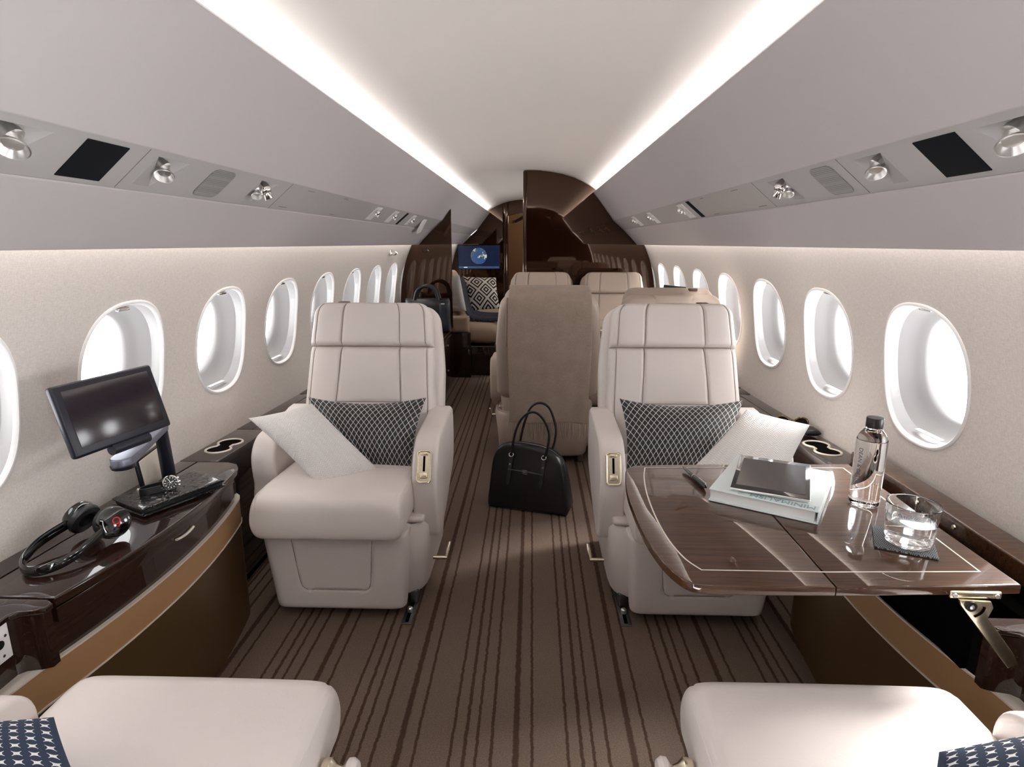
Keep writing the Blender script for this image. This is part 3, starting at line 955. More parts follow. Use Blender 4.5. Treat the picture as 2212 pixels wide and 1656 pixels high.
        for y in (1.36, 1.50):
            part('latch_stud', G().lathe([(0.0, 0), (0.006, 0.0), (0.005, 0.003), (0.0, 0.003)], 16, frame((1.0595, y, 0.588), (0, 1, 0), (0, 0, -1))), 'champagne', d)
    return t
for s in (-1, 1): console(s)

def eight(off=0.0, n=40):
    """figure-eight outline of the twin cup holder, centred on (0, 0), long in y"""
    R = 0.043 + off; d = 0.044; out = []
    a0 = math.radians(52)
    for sg, base in ((1, 0.0), (-1, PI)):
        for i in range(n):
            a = -PI / 2 + a0 * 0.72 + (2 * PI - 1.44 * a0) * i / (n - 1) + base
            out.append((R * math.cos(a), sg * d + R * math.sin(a)))
    return [(x, y) for x, y in out]

def ledge(s, y1):
    P_ = PLACE[s]
    t = thing('side_ledge', 'long dark wood ledge below the %s windows with a twin cup holder' % P_, 'ledge', (s * 1.08, 2.6, 0), 0, 'long wood side ledges')
    XI = 1.010
    part('lower_panel', slope(G().prism(mir(s, [(XI + 0.012, 1.885), (XI + 0.012, y1), (XW, y1), (XW, 1.885)]), -0.50, -0.03)), 'ledge_wood', t)
    # foot of the panel reaches the floor
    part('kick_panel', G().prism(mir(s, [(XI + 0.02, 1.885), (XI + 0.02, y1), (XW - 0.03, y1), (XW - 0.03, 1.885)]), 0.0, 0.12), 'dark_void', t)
    topg = G()
    topg.prism(mir(s, [(XI, 1.883), (XI, 2.28), (XW + 0.003, 2.28), (XW + 0.003, 1.883)]), -0.03, 0.0, r=0.004)
    topg.prism(mir(s, [(XI, 2.284), (XI, 2.95), (1.078, 2.95), (1.078, 2.284)]), -0.03, 0.0, r=0.003)
    topg.prism(mir(s, [(1.081, 2.284), (1.081, 2.95), (XW + 0.003, 2.95), (XW + 0.003, 2.284)]), -0.03, 0.0, r=0.003)
    topg.prism(mir(s, [(XI, 2.954), (XI, y1), (XW + 0.003, y1), (XW + 0.003, 2.954)]), -0.03, 0.0, r=0.003)
    part('top', slope(topg), 'ledge_wood', t)
    if s > 0: part('aft_shelf', slope(G().prism([(1.068, 3.09), (1.068, 5.49), (XW, 5.49), (XW, 3.09)], -0.03, 0.0, r=0.003)), 'ledge_wood', t)
    cx, cy = s * 1.074, 2.055
    dz = 0.016 if s > 0 else 0.0
    ch = part('cup_holder', G().tube([(cx + x, cy + y, zl(cy + y) + dz + 0.001) for x, y in eight(-0.001)], 0.0042, 8, closed=True), 'ivory', t)
    part('well', G().add([(cx + x, cy + y, zl(cy + y) + dz + 0.0012) for x, y in eight(-0.003)], [list(range(80))]), 'dark_void', ch, smooth=False)  # flat face, the holder's inner shade is only its black colour
    return t
ledge(-1, 4.02); ledge(1, 3.08)

# credenza on the left between the ledge and the partition
t = thing('credenza', 'dark wood credenza with chrome latches under the black travel bag', 'cabinet', (-0.9, 4.75, 0))
part('body', G().box((-0.900, 4.76, 0.235), (0.452, 1.46, 0.47), 0.004), 'ledge_wood', t)
part('top', G().box((-0.896, 4.76, 0.4855), (0.460, 1.47, 0.03), 0.005), 'table_wood', t)
for y in (4.45, 5.02):
    d = part('door', G().box((-0.672, y, 0.25), (0.012, 0.54, 0.42), 0.003), 'ledge_wood', t)
    part('latch', G().box((-0.662, y + 0.0, 0.405), (0.010, 0.05, 0.014), 0.004), 'chrome', d)
    part('latch', G().box((-0.662, y + 0.0, 0.19), (0.010, 0.05, 0.014), 0.004), 'chrome', d)

# ------------------------------------------------------------------ cabin seats
def slab_C(hw, v0, v1, pt, corner=0.05):
    """mid surface helper: u across, v between heights v0..v1 along pt(v) -> (y, z); hw(v) half width"""
    def C(u, v):
        q = v0 + (v1 - v0) * (v + 1) / 2
        y, z = pt(q)
        return (u * hw(q) * (1 - corner * abs(v) ** 8), y, z)
    return C

BACK0 = (0.215, 0.42); BACKD = Vector((0, 0.20, 0.58)).normalized()
BN = Vector((0, -BACKD.z, BACKD.y))
def bp(q):   # q = height; point on the backrest mid plane
    k = (q - BACK0[1]) / BACKD.z
    return (BACK0[0] + BACKD.y * k + 0.055, q)

def groove_lines(us, depth=0.008, sig=0.012, extra=None):
    def g(u, v):
        d = 0.0
        for f in us:
            d = max(d, depth * gauss(u - f(v), sig))
        if extra: d = max(d, extra(u, v))
        return d
    return g

def seam_tube(C, T, pts, off=0.0, N=BN, n=10, m=3, r=0.0014):
    """thin stitched seam lying on the front of a puff"""
    path = []
    for u, v in pts:
        w = lambda t_: max(0.0, 1 - abs(t_) ** n) ** (1.0 / m)
        path.append(Vector(C(u, v)) + N * (T * w(u) * w(v) + off))
    return path

def make_seat(name, label, group, arms=(1, 1), aisle=1, ottoman=True, knob=False, loc=(0, 0, 0), rz=0, headrest_hook=True, LM='leather', adv=0.0):
    """seat facing -y in its own axes; aisle = +1/-1 side of the aisle arm; arms = (aisle, wall) switches"""
    t = thing(name, label, 'seat', loc, rz, group)
    A = aisle
    P_ = lambda n_, g, m_, par=t, **k: part(n_, g, m_, par, world=False, **k)
    # pedestal shroud
    g = G(); secs = [(0.045, -0.235, 0.275, -0.115, 0.40, 0.05), (0.06, -0.24, 0.280, -0.125, 0.42, 0.055), (0.20, -0.25, 0.290, -0.13, 0.44, 0.055), (0.290, -0.25, 0.302, -0.125, 0.44, 0.055), (0.308, -0.24, 0.290, -0.115, 0.43, 0.05)]
    vs = []; fs = []; NN = 40
    for z, x0, x1, y0, y1, r in secs:
        cx, cy, hx, hy = (x0 + x1) / 2, (y0 + y1) / 2, (x1 - x0) / 2, (y1 - y0) / 2
        for i in range(NN):
            a = 2 * PI * i / NN; e = 0.32
            vs.append((A * (cx + hx * abs(math.cos(a)) ** e * (1 if math.cos(a) >= 0 else -1)), cy + hy * abs(math.sin(a)) ** e * (1 if math.sin(a) >= 0 else -1), z))
    for r in range(len(secs) - 1):
        for i in range(NN):
            q = [r * NN + i, r * NN + (i + 1) % NN, (r + 1) * NN + (i + 1) % NN, (r + 1) * NN + i]
            fs.append(q if A > 0 else q[::-1])
    fs.append(list(range(NN))[::-1]); fs.append([(len(secs) - 1) * NN + i for i in range(NN)])
    P_('base_shroud', G().add(vs, fs), LM, angle=50)
    for x in (-0.2, 0.235):
        for y in (-0.08, 0.36):
            P_('floor_foot', G().box((A * x, y, 0.030), (0.03, 0.05, 0.048), 0.004), 'rail')
    # swivel pan
    g = G().box((0.015 * A, 0.12, 0.325), (0.53, 0.46, 0.024), 0.011)
    P_('seat_pan', g, LM)
    # seat cushion
    HWc = 0.243
    def Cc(u, v):
        x = u * HWc * (1 - 0.02 * abs(v) ** 12); y = -0.285 + 0.52 * (v + 1) / 2
        z = 0.405 + 0.012 * (1 - u * u) * (1 - v * v) - 0.012 * max(0, (v + 0.55)) + (-0.012 * max(0, -v - 0.82) / 0.18)
        if v < -0.9 : y += 0.0
        return (x, y * (1 if v > -0.9 else 1), z)
    gr = groove_lines([lambda v: -0.93, lambda v: 0.93], 0.004, 0.010, lambda u, v: 0.006 * gauss(v - 0.02 - 0.10 * u * u, 0.02) if abs(u) < 0.9 else 0)
    cu_ = P_('cushion', G().puff(Cc, 0.076, 18, 3.2, gr, 80, 80, N=Vector((0, 0, 1)), size=(0.49, 0.52)), LM, angle=70)
    for sg in (-1, 1):
        pth = []
        for i in range(25):
            v = -0.985 + 1.45 * i / 24
            c = Vector(Cc(sg * 0.975, v)); w = max(0, 1 - 0.975 ** 14) ** (1 / 3.0) * max(0, 1 - abs(v) ** 14) ** (1 / 3.0)
            pth.append(c + Vector((0, 0, 0.076 * w)))
        P_('piping', G().tube(pth, 0.0026, 8), LM, cu_)
    # backrest cushion and headrest
    def hwb(q): return 0.262 - 0.012 * max(0, (q - 0.62)) / 0.21 - 0.02 * max(0, 0.52 - q) / 0.1
    Cb = slab_C(hwb, 0.43, 0.836, bp, 0.0)
    sl = lambda v: -0.46 - 0.05 * (1 - v) / 2
    sr = lambda v: 0.47 + 0.05 * (1 - v) / 2
    def exb(u, v):
        e = 0.0
        if -0.55 < u < 0.55: e = 0.007 * gauss(v + 0.06, 0.014)
        return e
    gb = groove_lines([sl, sr], 0.008, 0.013, exb)
    gb2 = lambda u, v: max(gb(u, v), 0.004 * gauss(abs(u) - 0.90, 0.010))
    def stitch(par, C, T, n_, m_, lines, d, N_=BN):
        w_ = lambda q: max(0.0, 1 - abs(q) ** n_) ** (1.0 / m_)
        for ln in lines:
            P_('stitching', G().tube([Vector(C(u, v)) + N_ * (T * w_(u) * w_(v) - d) for u, v in ln], 0.0010, 6), 'seam', par)
    LV = np.linspace(-0.97, 0.97, 25)
    bc_ = P_('back_cushion', G().puff(Cb, 0.062, 14, 2.6, gb2, 110, 90, N=BN, size=(0.52, 0.41)), LM, angle=70)
    stitch(bc_, Cb, 0.062, 14, 2.6, [[(sl(v), v) for v in LV], [(sr(v), v) for v in LV], [(u, -0.06) for u in np.linspace(-0.49, 0.49, 12)]], 0.0022)
    stitch(bc_, Cb, 0.062, 14, 2.6, [[(k * 0.90, v) for v in LV] for k in (-1, 1)], 0.0015)
    def hwh(q):
        x = 0.250 - 0.014 * (q - 0.84) / 0.165
        d = q - (1.006 - 0.05)
        if d > 0: x -= 0.05 - math.sqrt(max(0, 0.05 ** 2 - d * d))
        return x
    def hp(q):
        y, z = bp(q); return (y - 0.012, z)
    Ch = slab_C(hwh, 0.838, 1.006, hp, 0.0)
    gh = groove_lines([lambda v: -0.46, lambda v: 0.48], 0.008, 0.013)
    gh2 = lambda u, v: max(gh(u, v), 0.004 * gauss(abs(u) - 0.89, 0.010))
    hr = P_('headrest', G().puff(Ch, 0.060, 14, 2.4, gh2, 110, 50, N=BN, size=(0.49, 0.17)), LM, angle=70)
    stitch(hr, Ch, 0.060, 14, 2.4, [[(k, v) for v in LV] for k in (-0.46, 0.48)], 0.0022)
    stitch(hr, Ch, 0.060, 14, 2.4, [[(k * 0.89, v) for v in LV[:-1]] for k in (-1, 1)], 0.0015)
    if headrest_hook:
        y, z = hp(1.003)
        g = G().box((-A * 0.125, y - 0.002, z + 0.006), (0.044, 0.034, 0.016), 0.004)
        P_('hook', g, 'brown_clip', hr)
    # back shell
    def hws(q):
        if q > 0.43: x = 0.285 - 0.030 * max(0, (q - 0.72) / 0.25) ** 1.3
        else: x = 0.268
        d = q - (0.985 - 0.06)
        if d > 0: x -= 0.06 - math.sqrt(max(0, 0.06 ** 2 - d * d))
        return x
    def spn(q):
        y, z = bp(q); return (y + 0.085, z)
    Cs = slab_C(hws, 0.40, 0.985, spn, 0.0)
    P_('back_shell', G().puff(Cs, 0.045, 16, 2.6, None, 40, 40, N=BN, Tb=0.055), LM, angle=70)
    def lsp(q):
        y, z = bp(q); y2 = bp(0.40)[0]
        return (y2 + 0.082 - 0.10 * (0.40 - q), q)
    Cl = slab_C(lambda q: 0.245 + 0.02 * (q - 0.08) / 0.3, 0.085, 0.402, lsp, 0.0)
    P_('lower_shell', G().puff(Cl, 0.03, 12, 2.6, None, 30, 30, N=BN, Tb=0.05), LM, angle=70)
    # leg rest
    if ottoman:
        def Co(u, v):
            q = (v + 1) / 2
            return (u * (0.219 + 0.026 * q), -0.150 - 0.018 * q + 0.0 * u, 0.034 + 0.296 * q)
        No = Vector((0, -1, -0.06)).normalized()
        def go(u, v):
            # U-shaped stitched panel
            ul = 0.56 - 0.06 * (1 - v) / 2
            vb = -0.42
            R = 0.16
            uu = abs(u + 0.02)
            if v > vb + R: d = abs(uu - ul)
            elif uu < ul - R: d = abs(v - vb) * 0.62
            else: d = abs(math.hypot(uu - (ul - R), (v - vb - R) * 0.8) - R) * 0.9
            return 0.0055 * gauss(d, 0.011)
        lr = P_('leg_rest', G().puff(Co, 0.055, 16, 3.0, go, 110, 80, N=No, size=(0.48, 0.3)), LM, angle=70)
        upath = [(-0.02 - 0.555 + 0.06 * (1 - v) / 2, v) for v in np.linspace(0.93, -0.2, 10)] + [(-0.02 - 0.41 - 0.10 * math.cos(a), -0.26 - 0.16 * math.sin(a)) for a in np.linspace(0.15, PI / 2, 6)]
        upath = upath + [(-0.04 - u, v) for u, v in upath[::-1]]
        stitch(lr, Co, 0.055, 16, 3.0, [upath], 0.0018, No)
    # arms
    prof = [(0.36, 0.598), (0.20, 0.600), (0.04, 0.592), (-0.015, 0.574), (-0.055, 0.540), (-0.082, 0.490), (-0.092, 0.440), (-0.088, 0.380), (-0.070, 0.295), (-0.055, 0.250), (-0.035, 0.236), (0.01, 0.238), (0.12, 0.270), (0.25, 0.33), (0.36, 0.40)]
    profw = [(0.36, 0.598), (0.20, 0.600), (0.04, 0.594), (-0.015, 0.580), (-0.050, 0.545), (-0.062, 0.50), (-0.055, 0.43), (-0.03, 0.35), (0.36, 0.35)]
    if adv: profw = [(0.30, 0.555), (0.10, 0.550), (-0.06, 0.545), (-0.13, 0.532), (-0.165, 0.505), (-0.175, 0.46), (-0.16, 0.40), (-0.13, 0.35), (0.30, 0.35)]
    def arm_geo(pf, x0, x1):
        pf = [(p.x, p.y) for p in smooth_path([(a, b, 0) for a, b in pf], 4, True)]
        return G().prism(pf, min(x0, x1), max(x0, x1), (1, 2, 0), r=0.013, seg=4)
    if arms[0]:
        ar = P_('armrest', arm_geo(prof, A * 0.238, A * 0.326), LM, angle=60)
        fm = frame((A * 0.282, -0.0775, 0.508), (1, 0, 0), (0, 0.42, 0.91))
        g = G()
        # oval bezel ring
        ring = []
        for cx, cy, a0 in ((0.012, 0.042, 0), (-0.012, 0.042, 90), (-0.012, -0.042, 180), (0.012, -0.042, 270)):
            for q in range(6):
                a_ = math.radians(a0 + 18 * q); ring.append((cx + 0.011 * math.cos(a_), cy + 0.011 * math.sin(a_), 0.004))
        g.tube(ring, 0.0038, 8, closed=True)
        g.prism([(p[0], p[1]) for p in ring], -0.006, 0.003)
        cpn = P_('control_panel', g.xf(fm), 'champagne', ar)
        P_('slot', G().box((0, 0.010, 0.0032), (0.0075, 0.052, 0.002), 0.0008).xf(fm), 'dark_void', ar)
        P_('slider', G().box((0, -0.030, 0.006), (0.026, 0.020, 0.010), 0.004).xf(fm), 'champagne', ar)
        P_('button', G().box((0, 0.044, 0.005), (0.026, 0.012, 0.006), 0.003).xf(fm), 'champagne', ar)
    if arms[1]:
        P_('armrest', arm_geo(profw, -A * 0.328, -A * 0.240), LM, angle=60)
    if knob:
        fm = frame((A * 0.262, -0.13, 0.385), (0, 1, 0), (0, 0, 1))
        mm = Matrix.Translation((A * 0.25, -0.15, 0.38)) @ Matrix.Rotation(A * PI / 2, 4, 'Y')
        kb = P_('armrest_pivot', G().lathe([(0.024, 0.0), (0.026, 0.006), (0.026, 0.014), (0.018, 0.022), (0.014, 0.032), (0.018, 0.038)], 28).xf(mm), 'champagne')
        P_('cap', G().lathe([(0.020, 0.038), (0.026, 0.042), (0.027, 0.050), (0.022, 0.058), (0.0, 0.061)], 28).xf(mm), LM, kb)
    # recline lever low on the aisle side
    if arms[0]:
        g = G().tube([(A * 0.30, -0.06, 0.16), (A * 0.350, -0.06, 0.16)], 0.007, 12)
        g.tube([(A * 0.347, -0.06, 0.16), (A * 0.353, -0.05, 0.188), (A * 0.357, -0.035, 0.208)], [0.006, 0.0075, 0.005], 10)
        P_('lever', g, 'champagne')
    return t

seat_L = make_seat('cabin_seat', 'cream leather seat facing the camera on the left, white and dark pillows on it', 'club seats facing the camera', aisle=1, loc=(-0.600, 2.0, 0))
seat_R = make_seat('cabin_seat', 'cream leather seat facing the camera behind the right wood table', 'club seats facing the camera', aisle=-1, loc=(0.606, 2.0, 0))
# near pair, facing away from the camera with aisle arms stowed
make_seat('cabin_seat', 'cream seat in the bottom left corner, seen from behind over its cushion', 'near seats facing away', arms=(0, 1), aisle=-1, ottoman=True, knob=True, loc=(-0.550, 0.675, 0), rz=PI, adv=1)
make_seat('cabin_seat', 'brightly lit cream seat in the bottom right corner, seen over its cushion', 'near seats facing away', arms=(0, 1), aisle=1, ottoman=True, knob=True, loc=(0.570, 0.695, 0), rz=PI, adv=1)
# conference pair with their backs to us
conf_A = make_seat('cabin_seat', 'seat seen from behind with the taupe fringed blanket over its back', 'conference seats seen from behind', aisle=1, loc=(0.135, 3.72, 0), rz=PI, LM='leather_shaded')
conf_B = make_seat('cabin_seat', 'seat seen from behind with a tilting headrest pad, beside the right windows', 'conference seats seen from behind', arms=(0, 0), aisle=1, loc=(0.775, 3.72, 0), rz=PI, LM='leather_shaded')
g = G().puff(lambda u, v: (u * 0.105, 0.560 - 0.010 * v, 0.968 + 0.022 * v), 0.024, 8, 2.4, None, 20, 16, N=Vector((0, 1, 0)))
pd = part('headrest_pad', g, 'leather_shaded', conf_B, world=False)
part('hinge_rod', G().tube([(-0.075, 0.588, 0.943), (0.075, 0.588, 0.943)], 0.006, 10), 'chrome', pd, world=False)
# conference pair facing us at the partition
make_seat('cabin_seat', 'shaded seat facing the camera in front of the partition edge, nearer the aisle', 'far seats facing the camera', arms=(0, 0), aisle=-1, loc=(0.125, 4.66, 0), LM='leather_shaded')
make_seat('cabin_seat', 'shaded seat facing the camera in front of the partition, by the right windows', 'far seats facing the camera', arms=(0, 0), aisle=-1, loc=(0.715, 4.66, 0), LM='leather_shaded')

# floor tracks
for s, y0 in ((-1, 1.785), (1, 1.80)):
    t = thing('seat_track', 'short steel seat track in the carpet under the %s seat facing us' % PLACE[s], 'track', (s * 0.37, y0 + 0.11, 0), 0, 'seat tracks')
    part('rail', G().box((s * 0.37, y0 + 0.11, 0.002), (0.034, 0.24, 0.004), 0.001), 'rail', t)
    g = G().box((s * 0.37, y0 + 0.11, 0.0042), (0.012, 0.22, 0.001))
    part('slot', g, 'dark_void', t)
    part('stud', G().lathe([(0.010, 0.004), (0.010, 0.018), (0.006, 0.022), (0.0, 0.022)], 16, Matrix.Translation((s * 0.37, y0 + 0.06, 0))), 'silver', t)

# ------------------------------------------------------------------ right hand folding table
TZ = 0.662
inner = [(0.914, 1.583), (0.62, 1.572), (0.40, 1.561), (0.325, 1.552), (0.301, 1.525), (0.288, 1.46), (0.280, 1.38), (0.278, 1.30), (0.279, 1.21), (0.284, 1.125), (0.296, 1.05), (0.312, 1.00), (0.332, 0.972), (0.365, 0.964), (0.46, 0.964), (0.584, 0.967), (0.75, 0.975), (0.914, 0.985)]
sm = [(p.x, p.y) for p in smooth_path([(a, b, 0) for a, b in inner[3:14]], 6)]
t = thing('folding_table', 'glossy wood folding table with pale inlay line in front of the right seat', 'table', (0.6, 1.27, TZ - 0.02))
leaf = [(0.5825, 1.571), (0.40, 1.561)] + sm + [(0.46, 0.964), (0.5825, 0.967)]
part('inner_leaf', G().prism(leaf, TZ - 0.019, TZ, r=0.003), 'table_wood', t)
leaf = [(0.914, 1.583), (0.585, 1.571), (0.585, 0.967), (0.75, 0.975), (0.914, 0.985)]
part('outer_leaf', G().prism(leaf, TZ - 0.019, TZ, r=0.003), 'table_wood', t)
ipath = smooth_path([(0.352, 1.536, 0), (0.338, 1.47, 0), (0.327, 1.38, 0), (0.322, 1.29, 0), (0.322, 1.20, 0), (0.328, 1.12, 0), (0.342, 1.055, 0), (0.362, 1.016, 0)], 6) + [Vector((0.59, 1.016, 0)), Vector((0.872, 1.027, 0)), Vector((0.884, 1.551, 0)), Vector((0.60, 1.546, 0))]
n = len(ipath); vs = []
for i, p in enumerate(ipath):
    a = (p - ipath[i - 1]).normalized(); b = (ipath[(i + 1) % n] - p).normalized()
    na = Vector((-a.y, a.x, 0)); nb = Vector((-b.y, b.x, 0)); mvec = (na + nb); mvec = mvec / max(0.3, mvec.dot(na))
    for o_ in (-0.0017, 0.0017): vs.append(p + mvec * o_ + Vector((0, 0, TZ + 0.0004)))
fs = [[2 * i, 2 * i + 1, 2 * ((i + 1) % n) + 1, 2 * ((i + 1) % n)] for i in range(n)]
part('inlay', G().add(vs, fs), 'ivory', t, smooth=False)
# folding support bracket on the near edge
br = part('bracket', G().prism([(0.792, 0.646), (0.846, 0.644), (0.852, 0.632), (0.846, 0.612), (0.900, 0.545), (0.914, 0.520), (0.898, 0.512), (0.824, 0.602), (0.796, 0.636)], 0.958, 0.964, (0, 2, 1), r=0.001), 'champagne', t)
part('mount_plate', G().box((0.823, 0.9665, 0.652), (0.088, 0.006, 0.014), 0.003), 'champagne', br)
for x in (0.786, 0.858):
    part('screw', G().lathe([(0.0, 0), (0.0045, 0), (0.0035, 0.002), (0.0, 0.002)], 14, frame((x, 0.963, 0.652), (1, 0, 0), (0, 0, 1))), 'silver', br)
part('pivot_ring', G().lathe([(0.0, 0), (0.0095, 0), (0.009, 0.005), (0.0055, 0.005), (0.005, 0.002), (0.0, 0.002)], 22, frame((0.811, 0.958, 0.636), (1, 0, 0), (0, 0, 1))), 'black', br)
part('pivot_pin', G().lathe([(0.0, 0.0), (0.0045, 0.0), (0.004, 0.005), (0.0, 0.006)], 16, frame((0.811, 0.957, 0.636), (1, 0, 0), (0, 0, 1))), 'silver', br)
part('arc_slot', G().tube(smooth_path([(0.836, 0.9575, 0.634), (0.834, 0.9575, 0.626), (0.828, 0.9575, 0.619), (0.821, 0.9575, 0.615)], 5), 0.0028, 8, flat=0.4), 'dark_void', br)
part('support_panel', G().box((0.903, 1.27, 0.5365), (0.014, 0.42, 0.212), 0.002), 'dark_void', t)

# ------------------------------------------------------------------ things on the table
# large pale book, its title facing the other way
bu = Vector((0.195, -0.118, 0)).normalized(); bvv = Vector((bu.y * -1, bu.x, 0))
bc = Vector((0.631, 1.383, TZ + 0.001))
t = thing('book', 'thick pale hardcover book titled minimalism lying under the tablet', 'book', bc)
mm = frame(bc, bu, bvv)
LW, LH = 0.232, 0.272
part('pages', G().box((-0.003, 0.002, 0.015), (LW - 0.010, LH - 0.010, 0.024), 0.001).xf(mm), 'paper', t)
part('front_cover', G().box((0, 0, 0.0285), (LW, LH, 0.003), 0.001).xf(mm), 'cover', t)
part('back_cover', G().box((0, 0, 0.0015), (LW, LH, 0.003), 0.001).xf(mm), 'cover', t)
part('spine', G().box((LW / 2 - 0.001, 0, 0.015), (0.003, LH, 0.027), 0.0008).xf(mm), 'cover', t)
part('title_band', G().box((0.03, -LH / 2 + 0.0145, 0.03015), (LW - 0.066, 0.025, 0.0006)).xf(mm), 'cover_band', t, smooth=False)
g = text_geo('MINIMALISM', 0.0250, 0.0003)
part('title', g.xf(mm @ Matrix.Translation((0.040, -LH / 2 + 0.0145, 0.0308)) @ Matrix.Rotation(PI, 4, 'Z')), 'cover_text', t, smooth=False)
# tablet
tu = Vector((0.154, -0.068, 0)).normalized(); tv = Vector((-tu.y, tu.x, 0))
tcn = Vector((0.630, 1.390, TZ + 0.0325))
t = thing('tablet', 'black tablet computer with silver edge lying on the pale book', 'tablet', tcn)
mm = frame(tcn, tu, tv)
part('case', G().box((0, 0, 0.004), (0.169, 0.242, 0.0075), 0.003).xf(mm), 'silver', t)
part('glass', G().box((0, 0, 0.0080), (0.166, 0.239, 0.0010), 0.0004).xf(mm), 'black_gloss', t)
part('display', G().box((0, 0, 0.0087), (0.146, 0.196, 0.0003)).xf(mm), 'screen_glass', t, smooth=False)
# pen
a, b = Vector((0.452, 1.530, TZ + 0.0065)), Vector((0.474, 1.392, TZ + 0.0065))
t = thing('pen', 'black ballpoint pen with chrome clip lying beside the book', 'pen', (a + b) / 2)
d = (b - a)
part('barrel', G().tube([a, a + d * 0.02, a + d * 0.12, a + d * 0.5, a + d * 0.93, b], [0.0012, 0.002, 0.0045, 0.0060, 0.0058, 0.003], 14), 'black_gloss', t)
part('ring', G().tube([a + d * 0.49, a + d * 0.515], 0.0064, 14), 'chrome', t)
part('clip', G().tube([b - d * 0.02 + Vector((0, 0, 0.005)), b - d * 0.04 + Vector((0.001, 0, 0.0085)), b - d * 0.30 + Vector((0.001, 0, 0.0075))], [0.0018, 0.0016, 0.0012], 8), 'chrome', t)
# bottle of water
B0 = Vector((0.814, 1.318, TZ + 0.0005))
t = thing('water_bottle', 'clear water bottle with black cap and vertical lettering on the wood table', 'bottle', B0)
prof = [(0.0, 0.002), (0.020, 0.0005), (0.028, 0.002), (0.0315, 0.008), (0.0318, 0.02), (0.0318, 0.145), (0.0305, 0.158), (0.0265, 0.170), (0.020, 0.179), (0.0155, 0.184), (0.0150, 0.190), (0.0150, 0.196), (0.0, 0.196)]
pp = smooth_path([(r, z, 0) for r, z in prof], 4)
part('body', G().lathe([(max(p.x, 0), p.y) for p in pp], 56, Matrix.Translation(B0), cap=False), 'liquid', t, angle=60)
part('collar', G().lathe([(0.0152, 0.183), (0.0172, 0.1835), (0.0172, 0.1855), (0.0152, 0.186)], 40, Matrix.Translation(B0)), 'clear', t)
part('cap', G().lathe([(0.0, 0.1865), (0.0172, 0.1865), (0.0176, 0.1885), (0.0176, 0.207), (0.0168, 0.2085), (0.0, 0.2088)], 40, Matrix.Translation(B0)), 'black', t)
g = text_geo('DEAN & DELUCA', 0.0128, 0.00012)
a0 = math.atan2(-B0.y, 0.045 - B0.x) - 0.62
vs = []
for p in g.v:
    an = a0 + p.y / 0.032; rr = 0.0321 + p.z
    vs.append(Vector((B0.x + rr * math.cos(an), B0.y + rr * math.sin(an), B0.z + 0.092 - p.x)))
part('lettering', G().add(vs, g.f), 'print', t, smooth=False)
# coaster and tumbler
cc = Vector((0.797, 1.134, TZ + 0.0008))
cu = Vector((0.068, 0.0, 0)).normalized()
t = link('coaster', G().box((0, 0, 0.002), (0.106, 0.106, 0.004), 0.0015).xf(Matrix.Translation(cc) @ Matrix.Rotation(-0.45, 4, 'Z')), 'coaster', None, cc)
tag(t, 'square woven grey coaster under the tumbler', 'coaster')
g0 = Vector((0.800, 1.126, TZ + 0.0055))
t = thing('tumbler', 'short clear tumbler half full of water on the woven coaster', 'glass', g0)
op = [(0.0, 0.0), (0.034, 0.0), (0.037, 0.0004), (0.0405, 0.003), (0.0423, 0.009), (0.0426, 0.013)] + [(0.0426 + 0.0050 * q, 0.013 + 0.068 * q) for q in (0.25, 0.5, 0.75, 0.97)] + [(0.0477, 0.0825), (0.0476, 0.0842), (0.0468, 0.085), (0.0460, 0.0842), (0.0458, 0.0825)] + [(0.0457 - 0.0049 * q, 0.081 - 0.064 * q) for q in (0.03, 0.25, 0.5, 0.75, 0.97)] + [(0.0407, 0.0155), (0.0398, 0.0122), (0.0380, 0.0104), (0.035, 0.0099), (0.0, 0.0098)]
part('bowl', G().lathe(op, 56, Matrix.Translation(g0), cap=False), 'clear', t, angle=50)
part('water', G().lathe([(0.0, 0.0094), (0.036, 0.0096), (0.0392, 0.0112), (0.0408, 0.0146), (0.0411, 0.018), (0.0420, 0.030), (0.0431, 0.045), (0.0433, 0.0478), (0.0428, 0.0482), (0.042, 0.0480), (0.0, 0.0480)], 56, Matrix.Translation(g0), cap=False), 'liquid', t, angle=50)

# ------------------------------------------------------------------ cushions on the seats
def pillow(name, TL, TR, BR, BL, T, mat, size, label, group=None, conc=0.05, Tb=None, sag=0.0):
    TL, TR, BR, BL = (Vector(p) for p in (TL, TR, BR, BL))
    def C(u, v):
        a = (u * (1 - conc * (1 - v * v)) + 1) / 2; b = (v * (1 - conc * (1 - u * u)) + 1) / 2
        p = (BL * (1 - a) + BR * a) * (1 - b) + (TL * (1 - a) + TR * a) * b
        p.z -= sag * (1 - u * u) * max(0, v)
        return p
    nn = ((TR - BL).cross(TL - BR)).normalized()
    org = (BL + BR) / 2
    o = link(name, G().puff(C, T, 2.4, 1.7, None, 60, 60, N=nn, size=size, Tb=Tb), mat, None, org, angle=80)
    return tag(o, label, 'cushion', group)
pillow('lattice_pillow', (-0.789, 2.155, 0.690), (-0.345, 2.155, 0.692), (-0.385, 2.015, 0.462), (-0.680, 2.015, 0.452), 0.060, 'lattice', (0.44, 0.30), 'dark lattice pillow leaning behind the white pillow on the left seat', 'dark lattice pillows', 0.06, 0.03, 0.018)
pillow('lattice_pillow', (0.370, 2.155, 0.694), (0.822, 2.155, 0.692), (0.730, 2.015, 0.475), (0.385, 2.015, 0.470), 0.060, 'lattice', (0.45, 0.30), 'dark lattice pillow on the right seat behind the table', 'dark lattice pillows', 0.06, 0.03, 0.02)
